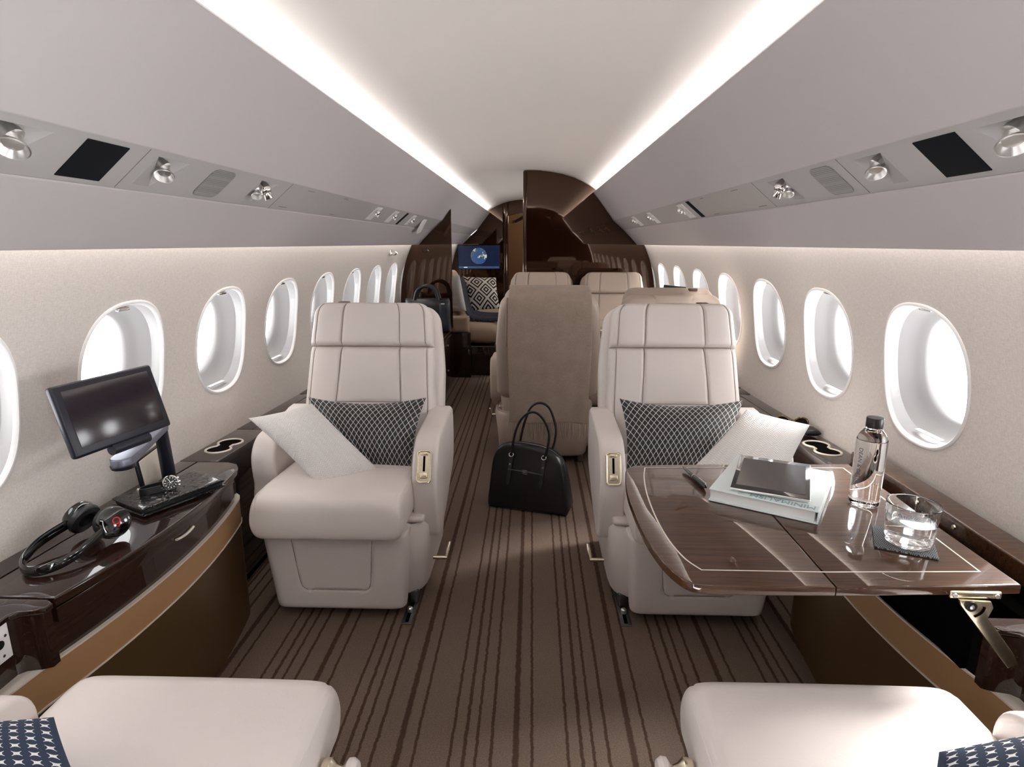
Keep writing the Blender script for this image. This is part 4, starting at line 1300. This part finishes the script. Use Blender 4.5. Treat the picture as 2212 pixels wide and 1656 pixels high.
pillow('white_pillow', (-0.906, 1.915, 0.677), (-0.735, 2.045, 0.695), (-0.486, 1.965, 0.478), (-0.639, 1.840, 0.452), 0.060, 'chevron', (0.30, 0.40), 'white chevron pillow slumped on the left seat', 'white chevron pillows', 0.055, 0.04)
pillow('white_pillow', (0.800, 2.06, 0.684), (0.975, 1.955, 0.660), (0.865, 1.86, 0.490), (0.570, 1.915, 0.500), 0.050, 'chevron', (0.30, 0.36), 'white chevron pillow on the right seat beside the wood ledge', 'white chevron pillows', 0.05, 0.04)
pillow('star_pillow', (-0.93, 0.68, 0.585), (-0.655, 0.730, 0.570), (-0.485, 0.605, 0.49), (-0.83, 0.50, 0.50), 0.055, 'dash', (0.40, 0.36), 'navy pillow with white star marks in the bottom left corner', 'navy star pillows', 0.06)
pillow('star_pillow', (0.625, 0.730, 0.550), (0.93, 0.72, 0.640), (0.85, 0.53, 0.50), (0.500, 0.58, 0.485), 0.095, 'dash', (0.40, 0.36), 'navy pillow with white star marks in the bottom right corner', 'navy star pillows', 0.03)

# ------------------------------------------------------------------ things on the left console
zc = zl(1.45)
mu = Vector((0.055, 0.250, 0)).normalized()
mm = frame((-0.957, 1.372, 0.862), mu, (-0.26, 0.035, 0.96))
t = thing('personal_monitor', 'dark flat monitor on a swing arm in front of the left window', 'monitor', (-1.03, 1.663, zc))
hs = part('housing', G().box((0, 0, -0.010), (0.272, 0.168, 0.020), 0.007).xf(mm), 'bezel', t)
part('display', G().box((0, 0.003, 0.0006), (0.234, 0.132, 0.0012), 0.0004).xf(mm), 'screen_glass', hs)
part('tilt_hinge', G().tube([mm @ Vector((-0.045, -0.092, -0.008)), mm @ Vector((0.06, -0.092, -0.008))], 0.013, 18), 'bezel', t)
pt_, pb = Vector((-1.020, 1.622, 0.725)), Vector((-1.043, 1.668, zc + 0.0))
part('post', G().tube([pb, pb + (pt_ - pb) * 0.5, pt_], [0.0195, 0.0185, 0.0175], 24), 'bezel', t)
hub = mm @ Vector((-0.02, -0.104, -0.012))
hub2 = Vector((hub.x, hub.y, 0.738))
ax = (Vector((pt_.x, pt_.y, 0)) - Vector((hub2.x, hub2.y, 0))).normalized(); ay = Vector((-ax.y, ax.x, 0))
L_ = (Vector((pt_.x, pt_.y, 0)) - Vector((hub2.x, hub2.y, 0))).length
outl = [(L_ + 0.020 * math.cos(a), 0.020 * math.sin(a)) for a in np.linspace(-PI / 2, PI / 2, 12)] + [(0.026 * math.cos(a), 0.026 * math.sin(a)) for a in np.linspace(PI / 2, 3 * PI / 2, 12)]
part('swing_arm', G().prism(outl, -0.010, 0.010, r=0.003).xf(frame((hub2.x, hub2.y, 0.735), ax, ay)), 'arm_metal', t)
part('pivot_cap', G().lathe([(0.0, 0.0), (0.012, 0.0), (0.011, 0.002), (0.0, 0.0025)], 24, Matrix.Translation((pt_.x, pt_.y, 0.745))), 'bezel', t)
part('swivel', G().lathe([(0.0, 0), (0.026, 0.0), (0.028, 0.008), (0.020, 0.018), (0.0, 0.02)], 24, Matrix.Translation((hub2.x, hub2.y, 0.718))), 'bezel', t)
# open stowage lid behind the post
mm = frame((-1.082, 1.665, zl(1.66) + 0.056), (-0.03, 0.17, 0), (-0.10, 0, 1))
t = thing('stowage_lid', 'pale lined stowage lid standing open behind the monitor post', 'lid', (-1.086, 1.665, zl(1.66)))
part('board', G().box((0, 0, -0.005), (0.185, 0.104, 0.008), 0.002).xf(mm), 'black', t)
part('lining', G().box((0.004, 0.0, 0.0), (0.166, 0.092, 0.003), 0.001).xf(mm), 'ivory', t)
# crocodile case
cc = Vector((-0.985, 1.566, zl(1.42) + 0.001)); mm = frame(cc, (0.466, 0.885, 0), (-0.885, 0.466, 0))
t = thing('document_case', 'black crocodile leather document case lying under the wristwatch', 'case', cc)
part('cover', G().puff(lambda u, v: Vector((u * 0.120, v * 0.074 - 0.012, 0.022)), 0.0055, 16, 3, None, 24, 24, N=Vector((0, 0, 1))).xf(mm), 'croc', t)
part('back', G().puff(lambda u, v: Vector((u * 0.120, v * 0.074 - 0.012, 0.0055)), 0.0055, 16, 3, None, 24, 24, N=Vector((0, 0, 1))).xf(mm), 'croc', t)
part('filler', G().box((0, -0.012, 0.0137), (0.228, 0.138, 0.010), 0.002).xf(mm), 'black', t)
# wristwatch standing on its strap
wz = cc.z + 0.0275
t = thing('wristwatch', 'steel wristwatch with black dial and strap resting on the crocodile case', 'watch', (-0.985, 1.555, wz))
nd = Vector((0.55, -0.78, 0.30)).normalized(); hd_ = Vector((0.82, 0.57, 0)).normalized()
dc = Vector((-0.962, 1.545, wz + 0.0215))
mm = frame(dc, hd_, nd.cross(hd_))
part('watch_case', G().lathe([(0.0, -0.010), (0.017, -0.010), (0.0205, -0.006), (0.021, 0.0), (0.0195, 0.003), (0.0172, 0.004), (0.0168, 0.002), (0.0, 0.002)], 40, mm), 'chrome', t)
dl = part('dial', G().lathe([(0.0, 0.0021), (0.0168, 0.0021), (0.0168, 0.0026), (0.0, 0.0026)], 36, mm), 'black', t)
g = G()
for k in range(12):
    a = 2 * PI * k / 12; g.box((0.0138 * math.cos(a), 0.0138 * math.sin(a), 0.003), (0.0036, 0.0012, 0.0006), mat=Matrix.Rotation(a, 3, 'Z'))
g.box((0.0035, 0.002, 0.0034), (0.009, 0.0012, 0.0005), mat=Matrix.Rotation(0.5, 3, 'Z')).box((-0.002, 0.004, 0.0036), (0.0012, 0.012, 0.0005), mat=Matrix.Rotation(0.4, 3, 'Z'))
for px_, py_ in ((0.006, -0.002), (-0.006, -0.002), (0, -0.007)): g.lathe([(0.0032, 0.003), (0.0036, 0.0032), (0.0032, 0.0034)], 16, Matrix.Translation((px_, py_, 0)), cap=False)
part('markers', g.xf(mm), 'silver', dl, smooth=False)
for k in (-1, 0, 1): part('crown', G().lathe([(0.0, 0), (0.003, 0), (0.003, 0.004), (0, 0.0045)], 10, mm @ Matrix.Rotation(0.45 * k, 4, 'Z') @ Matrix.Translation((0.0205, 0, -0.003)) @ Matrix.Rotation(PI / 2, 4, 'Y')), 'chrome', t)
lp = smooth_path([(-0.966, 1.553, wz + 0.012), (-0.985, 1.560, wz + 0.011), (-1.010, 1.545, wz + 0.010), (-1.028, 1.515, wz + 0.010), (-1.024, 1.500, wz + 0.010), (-1.006, 1.507, wz + 0.010), (-0.980, 1.528, wz + 0.011)], 6)
vs = []; fs = []
for i, p in enumerate(lp):
    q = lp[min(i + 1, len(lp) - 1)] - lp[max(i - 1, 0)]; q.normalize(); sd = Vector((-q.y, q.x, 0)) * 0.0014
    for a_, b_ in ((-1, -1), (1, -1), (1, 1), (-1, 1)): vs.append(p + sd * a_ + Vector((0, 0, 0.009 * b_)))
for i in range(len(lp) - 1):
    for j in range(4): fs.append([i * 4 + j, i * 4 + (j + 1) % 4, (i + 1) * 4 + (j + 1) % 4, (i + 1) * 4 + j])
fs += [[3, 2, 1, 0], [len(vs) - 4, len(vs) - 3, len(vs) - 2, len(vs) - 1]]
part('strap', G().add(vs, fs), 'black_leather', t)
part('buckle', G().box((-1.026, 1.502, wz + 0.010), (0.006, 0.008, 0.022), 0.0015), 'chrome', t)
# headphones
hz = zl(1.2) + 0.003
t = thing('headphones', 'black over-ear headphones with a red mark lying on the left console', 'headphones', (-1.01, 1.2, hz))
bp_ = smooth_path([(-0.958, 1.290, hz + 0.040), (-0.953, 1.225, hz + 0.030), (-0.962, 1.165, hz + 0.020), (-0.990, 1.128, hz + 0.014), (-1.025, 1.122, hz + 0.013), (-1.058, 1.150, hz + 0.016), (-1.073, 1.205, hz + 0.026), (-1.068, 1.255, hz + 0.034), (-1.052, 1.310, hz + 0.042)], 6)
g = G(); vs = []; fs = []
for i, p in enumerate(bp_):
    q = bp_[min(i + 1, len(bp_) - 1)] - bp_[max(i - 1, 0)]; q.normalize()
    sd = Vector((q.y, -q.x, 0)).normalized(); u_ = Vector((0, 0, 1))
    for k in range(12):
        a = 2 * PI * k / 12; vs.append(p + sd * (0.0055 * math.cos(a)) + u_ * (0.0125 * math.sin(a)))
for i in range(len(bp_) - 1):
    for k in range(12): fs.append([i * 12 + k, i * 12 + (k + 1) % 12, (i + 1) * 12 + (k + 1) % 12, (i + 1) * 12 + k])
fs += [list(range(12))[::-1], [len(vs) - 12 + k for k in range(12)]]
part('headband', G().add(vs, fs), 'black_gloss', t)
for (cx, cy, cz), ax_, lead in (((-0.950, 1.292, hz + 0.044), Vector((0.80, -0.50, 0.34)), True), ((-1.050, 1.318, hz + 0.046), Vector((-0.80, 0.2, 0.45)), False)):
    ax_.normalize(); mm = frame((cx, cy, cz), Vector((0, 0, 1)).cross(ax_), ax_.cross(Vector((0, 0, 1)).cross(ax_)))
    cup = part('ear_cup', G().lathe([(0.0, -0.004), (0.036, -0.004), (0.0375, 0.004), (0.034, 0.014), (0.026, 0.018), (0.0, 0.0185)], 40, mm), 'black_gloss', t)
    part('ear_pad', G().lathe([(0.016, -0.006), (0.019, -0.020), (0.028, -0.025), (0.037, -0.020), (0.039, -0.012), (0.036, -0.004), (0.016, -0.004)], 40, mm), 'black_leather', cup)
    if lead:
        g = G().tube([(0.0075 * math.cos(2 * PI * k / 24), 0.0075 * math.sin(2 * PI * k / 24) - 0.002, 0.0192) for k in range(24)], 0.0016, 8, closed=True)
        g.tube([(-0.0068, -0.001, 0.0192), (-0.0066, 0.007, 0.0192), (-0.0035, 0.0125, 0.0190)], 0.0016, 8)
        part('mark', g.xf(mm @ Matrix.Rotation(PI * 0.94, 4, 'Z')), 'red', cup)

# sunglasses and pouch on the right ledge
zr = zl(2.3) + 0.016
mm = frame((1.075, 2.315, zr + 0.026), (0.95, -0.32, 0), (0.08, 0.30, 0.95))
t = thing('sunglasses', 'tortoiseshell sunglasses lying on the right wood ledge', 'sunglasses', (1.075, 2.315, zr))
for k in (-1, 1):
    pts_ = [(k * 0.032 + 0.026 * math.cos(a), 0.021 * math.sin(a) + 0.003 * math.cos(a) * k, 0) for a in np.linspace(0, 2 * PI, 28, endpoint=False)]
    rim = part('rim', G().tube(pts_, 0.0036, 8, closed=True).xf(mm), 'tortoise', t)
    part('lens', G().add([mm @ Vector(p) for p in pts_], [list(range(28))]), 'lens', rim, smooth=False)
    part('temple', G().tube([mm @ Vector((k * 0.058, 0.008, 0)), mm @ Vector((k * 0.060, 0.006, -0.02)), mm @ Vector((k * 0.035, 0.0, -0.024)), mm @ Vector((-k * 0.02, -0.016, -0.022))], 0.0026, 8), 'tortoise', t)
part('bridge', G().tube([mm @ Vector((-0.008, 0.006, 0)), mm @ Vector((0, 0.010, 0.002)), mm @ Vector((0.008, 0.006, 0))], 0.003, 8), 'tortoise', t)
g = G().puff(lambda u, v: Vector((1.105 + u * 0.028, 2.225 + v * 0.035, zl(2.22) + 0.032)), 0.014, 4, 2, None, 20, 20, N=Vector((0, 0, 1)))
tag(link('pouch', g, 'black_leather', None, (1.105, 2.225, zl(2.22) + 0.018)), 'small black leather pouch on the right ledge by the cup holder', 'pouch')

# ------------------------------------------------------------------ handbag on the aisle carpet
t = thing('handbag', 'black leather dome handbag standing in the aisle before the blanket seat', 'handbag', (0.0255, 2.657, 0.003), math.atan2(-0.104, 0.383))
outl = [(-0.193, 0.0), (-0.199, 0.02), (-0.194, 0.10), (-0.187, 0.19), (-0.178, 0.245), (-0.158, 0.285), (-0.120, 0.305), (-0.05, 0.311), (0.03, 0.306), (0.090, 0.291), (0.138, 0.258), (0.165, 0.210), (0.178, 0.15), (0.190, 0.08), (0.199, 0.02), (0.193, 0.0)]
ol = smooth_path([(a, b, 0) for a, b in outl], 5)
secs = [(0.016, 0.0), (0.005, 0.02), (0.0, 0.09), (0.0, 0.5), (0.0, 0.91), (0.005, 0.98), (0.016, 1.0)]
vs = []; fs = []; n = len(ol)
def bag_pt(x, z, fr):
    y0 = 0.055 * (z / 0.31); y1 = 0.150 - 0.030 * (z / 0.31)
    return Vector((x, y0 + (y1 - y0) * fr, z))
for ins, fr in secs:
    for p in ol:
        cx, cz = 0.0, 0.14
        k = 1 - ins / 0.16
        vs.append(bag_pt(cx + (p.x - cx) * k, max(0.0, cz + (p.y - cz) * k), fr))
for r in range(len(secs) - 1):
    for i in range(n): fs.append([r * n + i, r * n + (i + 1) % n, (r + 1) * n + (i + 1) % n, (r + 1) * n + i])
g = G().add(vs, fs)
# softly bulging faces
for sgn, base in ((-1, 0), (1, (len(secs) - 1) * n)):
    rings = 6; vs = []; fs = []
    for r in range(rings + 1):
        f_ = 1 - r / rings
        for i in range(n):
            p = g.v[base + i]; c_ = Vector((0, 0.03 if sgn < 0 else 0.135, 0.14))
            q = c_ + (p - c_) * f_; q.y = p.y * f_ + (bag_pt(0, 0.14, 0.0 if sgn < 0 else 1.0).y) * (1 - f_)
            q.y = bag_pt(0, q.z, 0.0 if sgn < 0 else 1.0).y + sgn * 0.012 * (1 - f_ ** 2) * math.sin(PI * min(1, q.z / 0.30))
            if r == 0: q = p.copy()
            vs.append(q)
    for r in range(rings):
        for i in range(n):
            q = [r * n + i, r * n + (i + 1) % n, (r + 1) * n + (i + 1) % n, (r + 1) * n + i]
            fs.append(q[::-1] if sgn < 0 else q)
    g.add(vs, fs)
part('body', g, 'black_leather', t, world=False, angle=60)
zp = [bag_pt(p.x * 1.004, p.y * 1.003 + 0.001, 0.5) for p in ol if p.y > 0.10]
part('zip', G().tube(zp, 0.0020, 6), 'rail', t, world=False)
for k, off in ((0, 0.0), (1, 1.0)):
    yo = 0.035 if k == 0 else 0.125; dx = 0.004 + 0.012 * k; dz = 0.022 * k
    path = smooth_path([(-0.086 + dx, yo, 0.268), (-0.084 + dx, yo + 0.004, 0.31), (-0.068 + dx, yo + 0.01, 0.39), (-0.035 + dx, yo + 0.012, 0.455 + dz), (0.015 + dx, yo + 0.012, 0.482 + dz), (0.060 + dx, yo + 0.012, 0.455 + dz), (0.090 + dx, yo + 0.01, 0.39), (0.088 + dx, yo + 0.004, 0.325), (0.073 + dx, yo, 0.268)], 7)
    part('handle', G().tube(path, 0.0058, 12), 'black_leather', t, world=False)
for x in (-0.085, 0.075):
    path = []
    for z in (0.262, 0.23, 0.19, 0.15, 0.125): path.append(Vector((x - 0.01 * (0.262 - z) / 0.137, bag_pt(0, z, 0).y - 0.0135 * math.sin(PI * z / 0.31) - 0.003, z)))
    vs = []; fs = []
    for i, p in enumerate(path):
        hw = 0.009 if i < 4 else 0.005
        for a_, b_ in ((-1, -0.002), (1, -0.002), (1, 0.002), (-1, 0.002)): vs.append(p + Vector((hw * a_, b_, 0)))
    for i in range(len(path) - 1):
        for j in range(4): fs.append([i * 4 + j, i * 4 + (j + 1) % 4, (i + 1) * 4 + (j + 1) % 4, (i + 1) * 4 + j])
    fs += [[0, 1, 2, 3], [len(vs) - 1, len(vs) - 2, len(vs) - 3, len(vs) - 4]]
    st = part('strap_tab', G().add(vs, fs), 'strap_leather', t, world=False)
    part('ring', G().tube([(x + 0.011 * math.cos(2 * PI * k / 20), path[0].y - 0.005 + 0.003 * math.sin(2 * PI * k / 20), 0.268 + 0.009 * math.sin(2 * PI * k / 20)) for k in range(20)], 0.0024, 8, closed=True), 'chrome', st, world=False)
    part('stud', G().lathe([(0.0, 0), (0.006, 0.0), (0.005, 0.003), (0.0, 0.0035)], 14, frame((x - 0.003, path[1].y - 0.004, 0.222), (1, 0, 0), (0, 0, 1))), 'chrome', st, world=False)
belt = [(-0.095, bag_pt(0, 0.20, 0).y - 0.019, 0.200), (-0.04, bag_pt(0, 0.197, 0).y - 0.0165, 0.196), (0.02, bag_pt(0, 0.195, 0).y - 0.0165, 0.194), (0.075, bag_pt(0, 0.19, 0).y - 0.019, 0.190)]
bl = part('belt', G().tube(belt, 0.0072, 10, flat=0.5), 'strap_leather', t, world=False)
by = bag_pt(0, 0.196, 0).y - 0.024
part('buckle', G().tube([(-0.022, by, 0.205), (0.0, by, 0.204), (0.0, by, 0.186), (-0.022, by, 0.187)], 0.0018, 8, closed=True).tube([(-0.020, by - 0.001, 0.196), (-0.004, by - 0.002, 0.196)], 0.0014, 8), 'chrome', bl, world=False)

# ------------------------------------------------------------------ fringed blanket over the conference seat
bpth = smooth_path([(0, 3.425, 0.75), (0, 3.400, 0.88), (0, 3.365, 0.98), (0, 3.325, 1.020), (0, 3.280, 1.022), (0, 3.210, 1.008), (0, 3.143, 0.982), (0, 3.116, 0.930), (0, 3.112, 0.80), (0, 3.116, 0.55), (0, 3.120, 0.42), (0, 3.124, 0.305)], 6)
bl_len = [0.0]
for a, b in zip(bpth, bpth[1:]): bl_len.append(bl_len[-1] + (b - a).length)
def bpos(s_):
    q = s_ * bl_len[-1]
    i = max(0, min(len(bpth) - 2, int(np.searchsorted(bl_len, q)) - 1))
    f_ = (q - bl_len[i]) / (bl_len[i + 1] - bl_len[i]); return bpth[i].lerp(bpth[i + 1], f_)
t = thing('blanket', 'taupe wool blanket with fringe hanging over the conference seat back', 'blanket', (0.137, 3.24, 1.0))
def Cbk(u, v):
    p = bpos((v + 1) / 2)
    dn = max(0.0, (v - 0.1))
    wv = 0.004 * math.sin(7 * u + 1.2) * dn + 0.003 * math.sin(13 * u + 3 * v) * dn
    return Vector((0.139 + u * (0.217 - 0.004 * dn + 0.003 * math.sin(6 * v)), p.y - 0.004 - wv, p.z + 0.003 * math.sin(5 * u) * (1 if v > 0.9 else 0)))
part('cloth', G().puff(Cbk, 0.005, 30, 3, None, 60, 110), 'blanket', t, angle=80)
def Cb2(u, v):
    p = bpos(0.42 + 0.22 * (v + 1) / 2)
    return Vector((-0.076 + u * 0.012 - 0.006 * (v + 1) / 2, p.y + 0.012, p.z - 0.004))
part('folded_edge', G().puff(Cb2, 0.006, 8, 2, None, 12, 40), 'blanket', t, angle=80)
random.seed(4)
g = G()
for k in range(40):
    x = -0.074 + 0.420 * k / 39 + random.uniform(-0.002, 0.002); L = random.uniform(0.085, 0.112); ph = random.uniform(0, 6)
    pth = [(x + 0.006 * math.sin(ph + 3.0 * q) * q, 3.120 + 0.002 * math.cos(ph), 0.307 - L * q) for q in np.linspace(0, 1, 7)]
    g.tube(pth, [0.0026] * 5 + [0.0021, 0.0012], 6)
fr = part('fringe', g, 'blanket', t); fr['kind'] = 'stuff'

# conference table with a folded card
t = thing('conference_table', 'dark wood conference table between the facing rear seats', 'table', (0.62, 4.16, 0))
part('top', G().box((0.66, 4.17, 0.645), (0.80, 0.44, 0.024), 0.006), 'table_wood', t)
part('column', G().box((1.02, 4.17, 0.317), (0.06, 0.12, 0.632), 0.01), 'ledge_wood', t)
mm = Matrix.Translation((0.585, 4.15, 0.6575)) @ Matrix.Rotation(0.35, 4, 'Z')
tag(link('folded_card', G().box((0, 0, 0.002), (0.10, 0.14, 0.004), 0.001).xf(mm), 'paper', None, (0.585, 4.15, 0.6575)), 'white folded card lying on the conference table', 'card')
# far monitor by the right windows
t = thing('personal_monitor', 'small dark monitor standing by the far right windows', 'monitor', (1.09, 4.45, zl(4.45) + 0.016))
mm = frame((1.068, 4.40, 0.872), (0.10, -0.24, 0), (0.10, 0.03, 1))
hs = part('housing', G().box((0, 0, 0.008), (0.25, 0.16, 0.018), 0.006).xf(mm), 'bezel', t)
part('display', G().box((0, 0, -0.0015), (0.215, 0.125, 0.001)).xf(mm), 'screen_glass', hs)
part('post', G().tube([(1.10, 4.45, zl(4.45) + 0.020), (1.085, 4.44, 0.80)], 0.014, 16), 'bezel', t)

# travel bag on the credenza
t = thing('travel_bag', 'black leather travel bag standing on the credenza by the left partition', 'bag', (-0.85, 5.15, 0.502))
def Ctb(u, v):
    return Vector((-0.850 + u * (0.198 - 0.012 * (v + 1) / 2), 5.155, 0.648 + v * 0.143))
part('body', G().puff(Ctb, 0.085, 8, 2.6, lambda u, v: 0.006 * gauss(u - 0.52, 0.02), 50, 40, N=Vector((0, -1, 0))), 'black_leather', t, angle=70)
part('end_panel', G().puff(lambda u, v: Vector((-0.700 + u * 0.046, 5.13, 0.642 + v * 0.135)), 0.068, 6, 2.4, None, 24, 30, N=Vector((0, -1, 0))), 'navy_leather', t, angle=70)
part('badge', G().box((-0.705, 5.065, 0.752), (0.03, 0.012, 0.010), 0.002), 'silver', t)
for yo in (5.10, 5.21):
    path = smooth_path([(-0.955, yo, 0.72), (-0.948, yo, 0.79), (-0.92, yo, 0.865), (-0.85, yo, 0.897), (-0.78, yo, 0.865), (-0.752, yo, 0.79), (-0.745, yo, 0.72)], 7)
    part('handle', G().tube(path, 0.013, 12), 'black_leather', t)

# ------------------------------------------------------------------ aft lounge
t = thing('divan', 'tan divan with dark wood end panel beyond the left partition', 'sofa', (-0.75, 6.6, 0))
part('end_panel', G().box((-0.62, 5.62, 0.215), (0.18, 0.05, 0.43), 0.004), 'ledge_wood', t)
part('end_latch', G().box((-0.548, 5.590, 0.25), (0.008, 0.012, 0.05), 0.003), 'chrome', t)
part('end_arm', G().puff(lambda u, v: Vector((-0.63 + u * 0.088, 5.635, 0.508 + v * 0.078)), 0.05, 6, 2.4, None, 30, 24, N=Vector((0, -1, 0))), 'leather_tan', t, angle=70)
part('base', G().box((-0.70, 6.62, 0.145), (0.80, 1.85, 0.29), 0.01), 'ledge_wood', t)
for k in range(2):
    yc = 6.16 + 0.96 * k
    part('seat_cushion', G().puff(lambda u, v: Vector((-0.69 + u * 0.41, yc + v * 0.475, 0.392 + 0.01 * (1 - u * u))), 0.098, 10, 3, lambda u, v: 0.006 * gauss(u - 0.1, 0.02), 40, 40, N=Vector((0, 0, 1))), 'leather_tan', t, angle=70)
    nb = Vector((0.92, 0, 0.39)).normalized()
    part('back_cushion', G().puff(lambda u, v: Vector((-0.86 - 0.10 * v, yc + u * 0.475, 0.70 + 0.22 * v)), 0.075, 8, 2.6, None, 30, 30, N=nb), 'leather_tan', t, angle=70)
bol = part('head_bolster', G().puff(lambda u, v: Vector((-0.735 + u * 0.085 + 0.03 * (1 - v), 5.82, 0.78 + v * 0.17)), 0.06, 5, 2.4, lambda u, v: 0.02 * gauss(v + 0.15, 0.05), 30, 30, N=Vector((0, -1, 0))), 'leather_grey', t, angle=70)
t = thing('throw', 'dark navy throw draped over the tan divan under the patterned pillow', 'blanket', (-0.6, 6.3, 0.5))
tp = smooth_path([(-0.70, 0, 0.90), (-0.665, 0, 0.80), (-0.635, 0, 0.68), (-0.60, 0, 0.585), (-0.55, 0, 0.53), (-0.45, 0, 0.512), (-0.30, 0, 0.508), (-0.262, 0, 0.500)], 5)
def Ct(u, v):
    k = (u + 1) / 2 * (len(tp) - 1); i = min(int(k), len(tp) - 2); p = tp[i].lerp(tp[i + 1], k - i)
    return Vector((p.x, 6.22 + v * 0.30, p.z + 0.006 * math.sin(7 * v)))
part('cloth', G().puff(Ct, 0.011, 20, 3, None, 50, 24), 'throw_navy', t, angle=80)
g = G()
for k in range(40):
    x = -0.56 + 0.28 * k / 39; g.tube([(x, 5.925, 0.525), (x + random.uniform(-0.006, 0.006), 5.895, 0.512), (x + random.uniform(-0.01, 0.01), 5.87, 0.506)], 0.003, 5)
fr = part('fringe', g, 'throw_navy', t); fr['kind'] = 'stuff'
pillow('patterned_pillow', (-0.705, 6.58, 0.90), (-0.350, 6.66, 0.885), (-0.295, 6.42, 0.570), (-0.625, 6.38, 0.545), 0.065, 'diamond', (0.40, 0.40), 'black and white nested diamond pillow standing on the aft divan', None, 0.05)
# television on the aft bulkhead
t = thing('television', 'wall television showing the earth globe on the aft bulkhead', 'television', (-0.735, 8.97, 1.055))
part('housing', G().box((-0.735, 8.975, 1.053), (0.62, 0.045, 0.345), 0.008), 'black', t)
dsp = part('display', G().box((-0.735, 8.951, 1.053), (0.598, 0.004, 0.325)), 'tv_blue', t, smooth=False)
part('toolbar', G().box((-0.735, 8.9485, 0.905), (0.598, 0.002, 0.030)), 'tv_bar', dsp, smooth=False)
part('caption', G().box((-0.93, 8.947, 0.905), (0.05, 0.001, 0.010)), 'tv_white', dsp, smooth=False)
part('globe', G().lathe([(0.118 * math.cos(a), 0.004 * math.sin(a)) for a in np.linspace(0, PI / 2, 6)], 48, frame((-0.735, 8.949, 1.068), (1, 0, 0), (0, 0, 1))), 'globe', dsp)
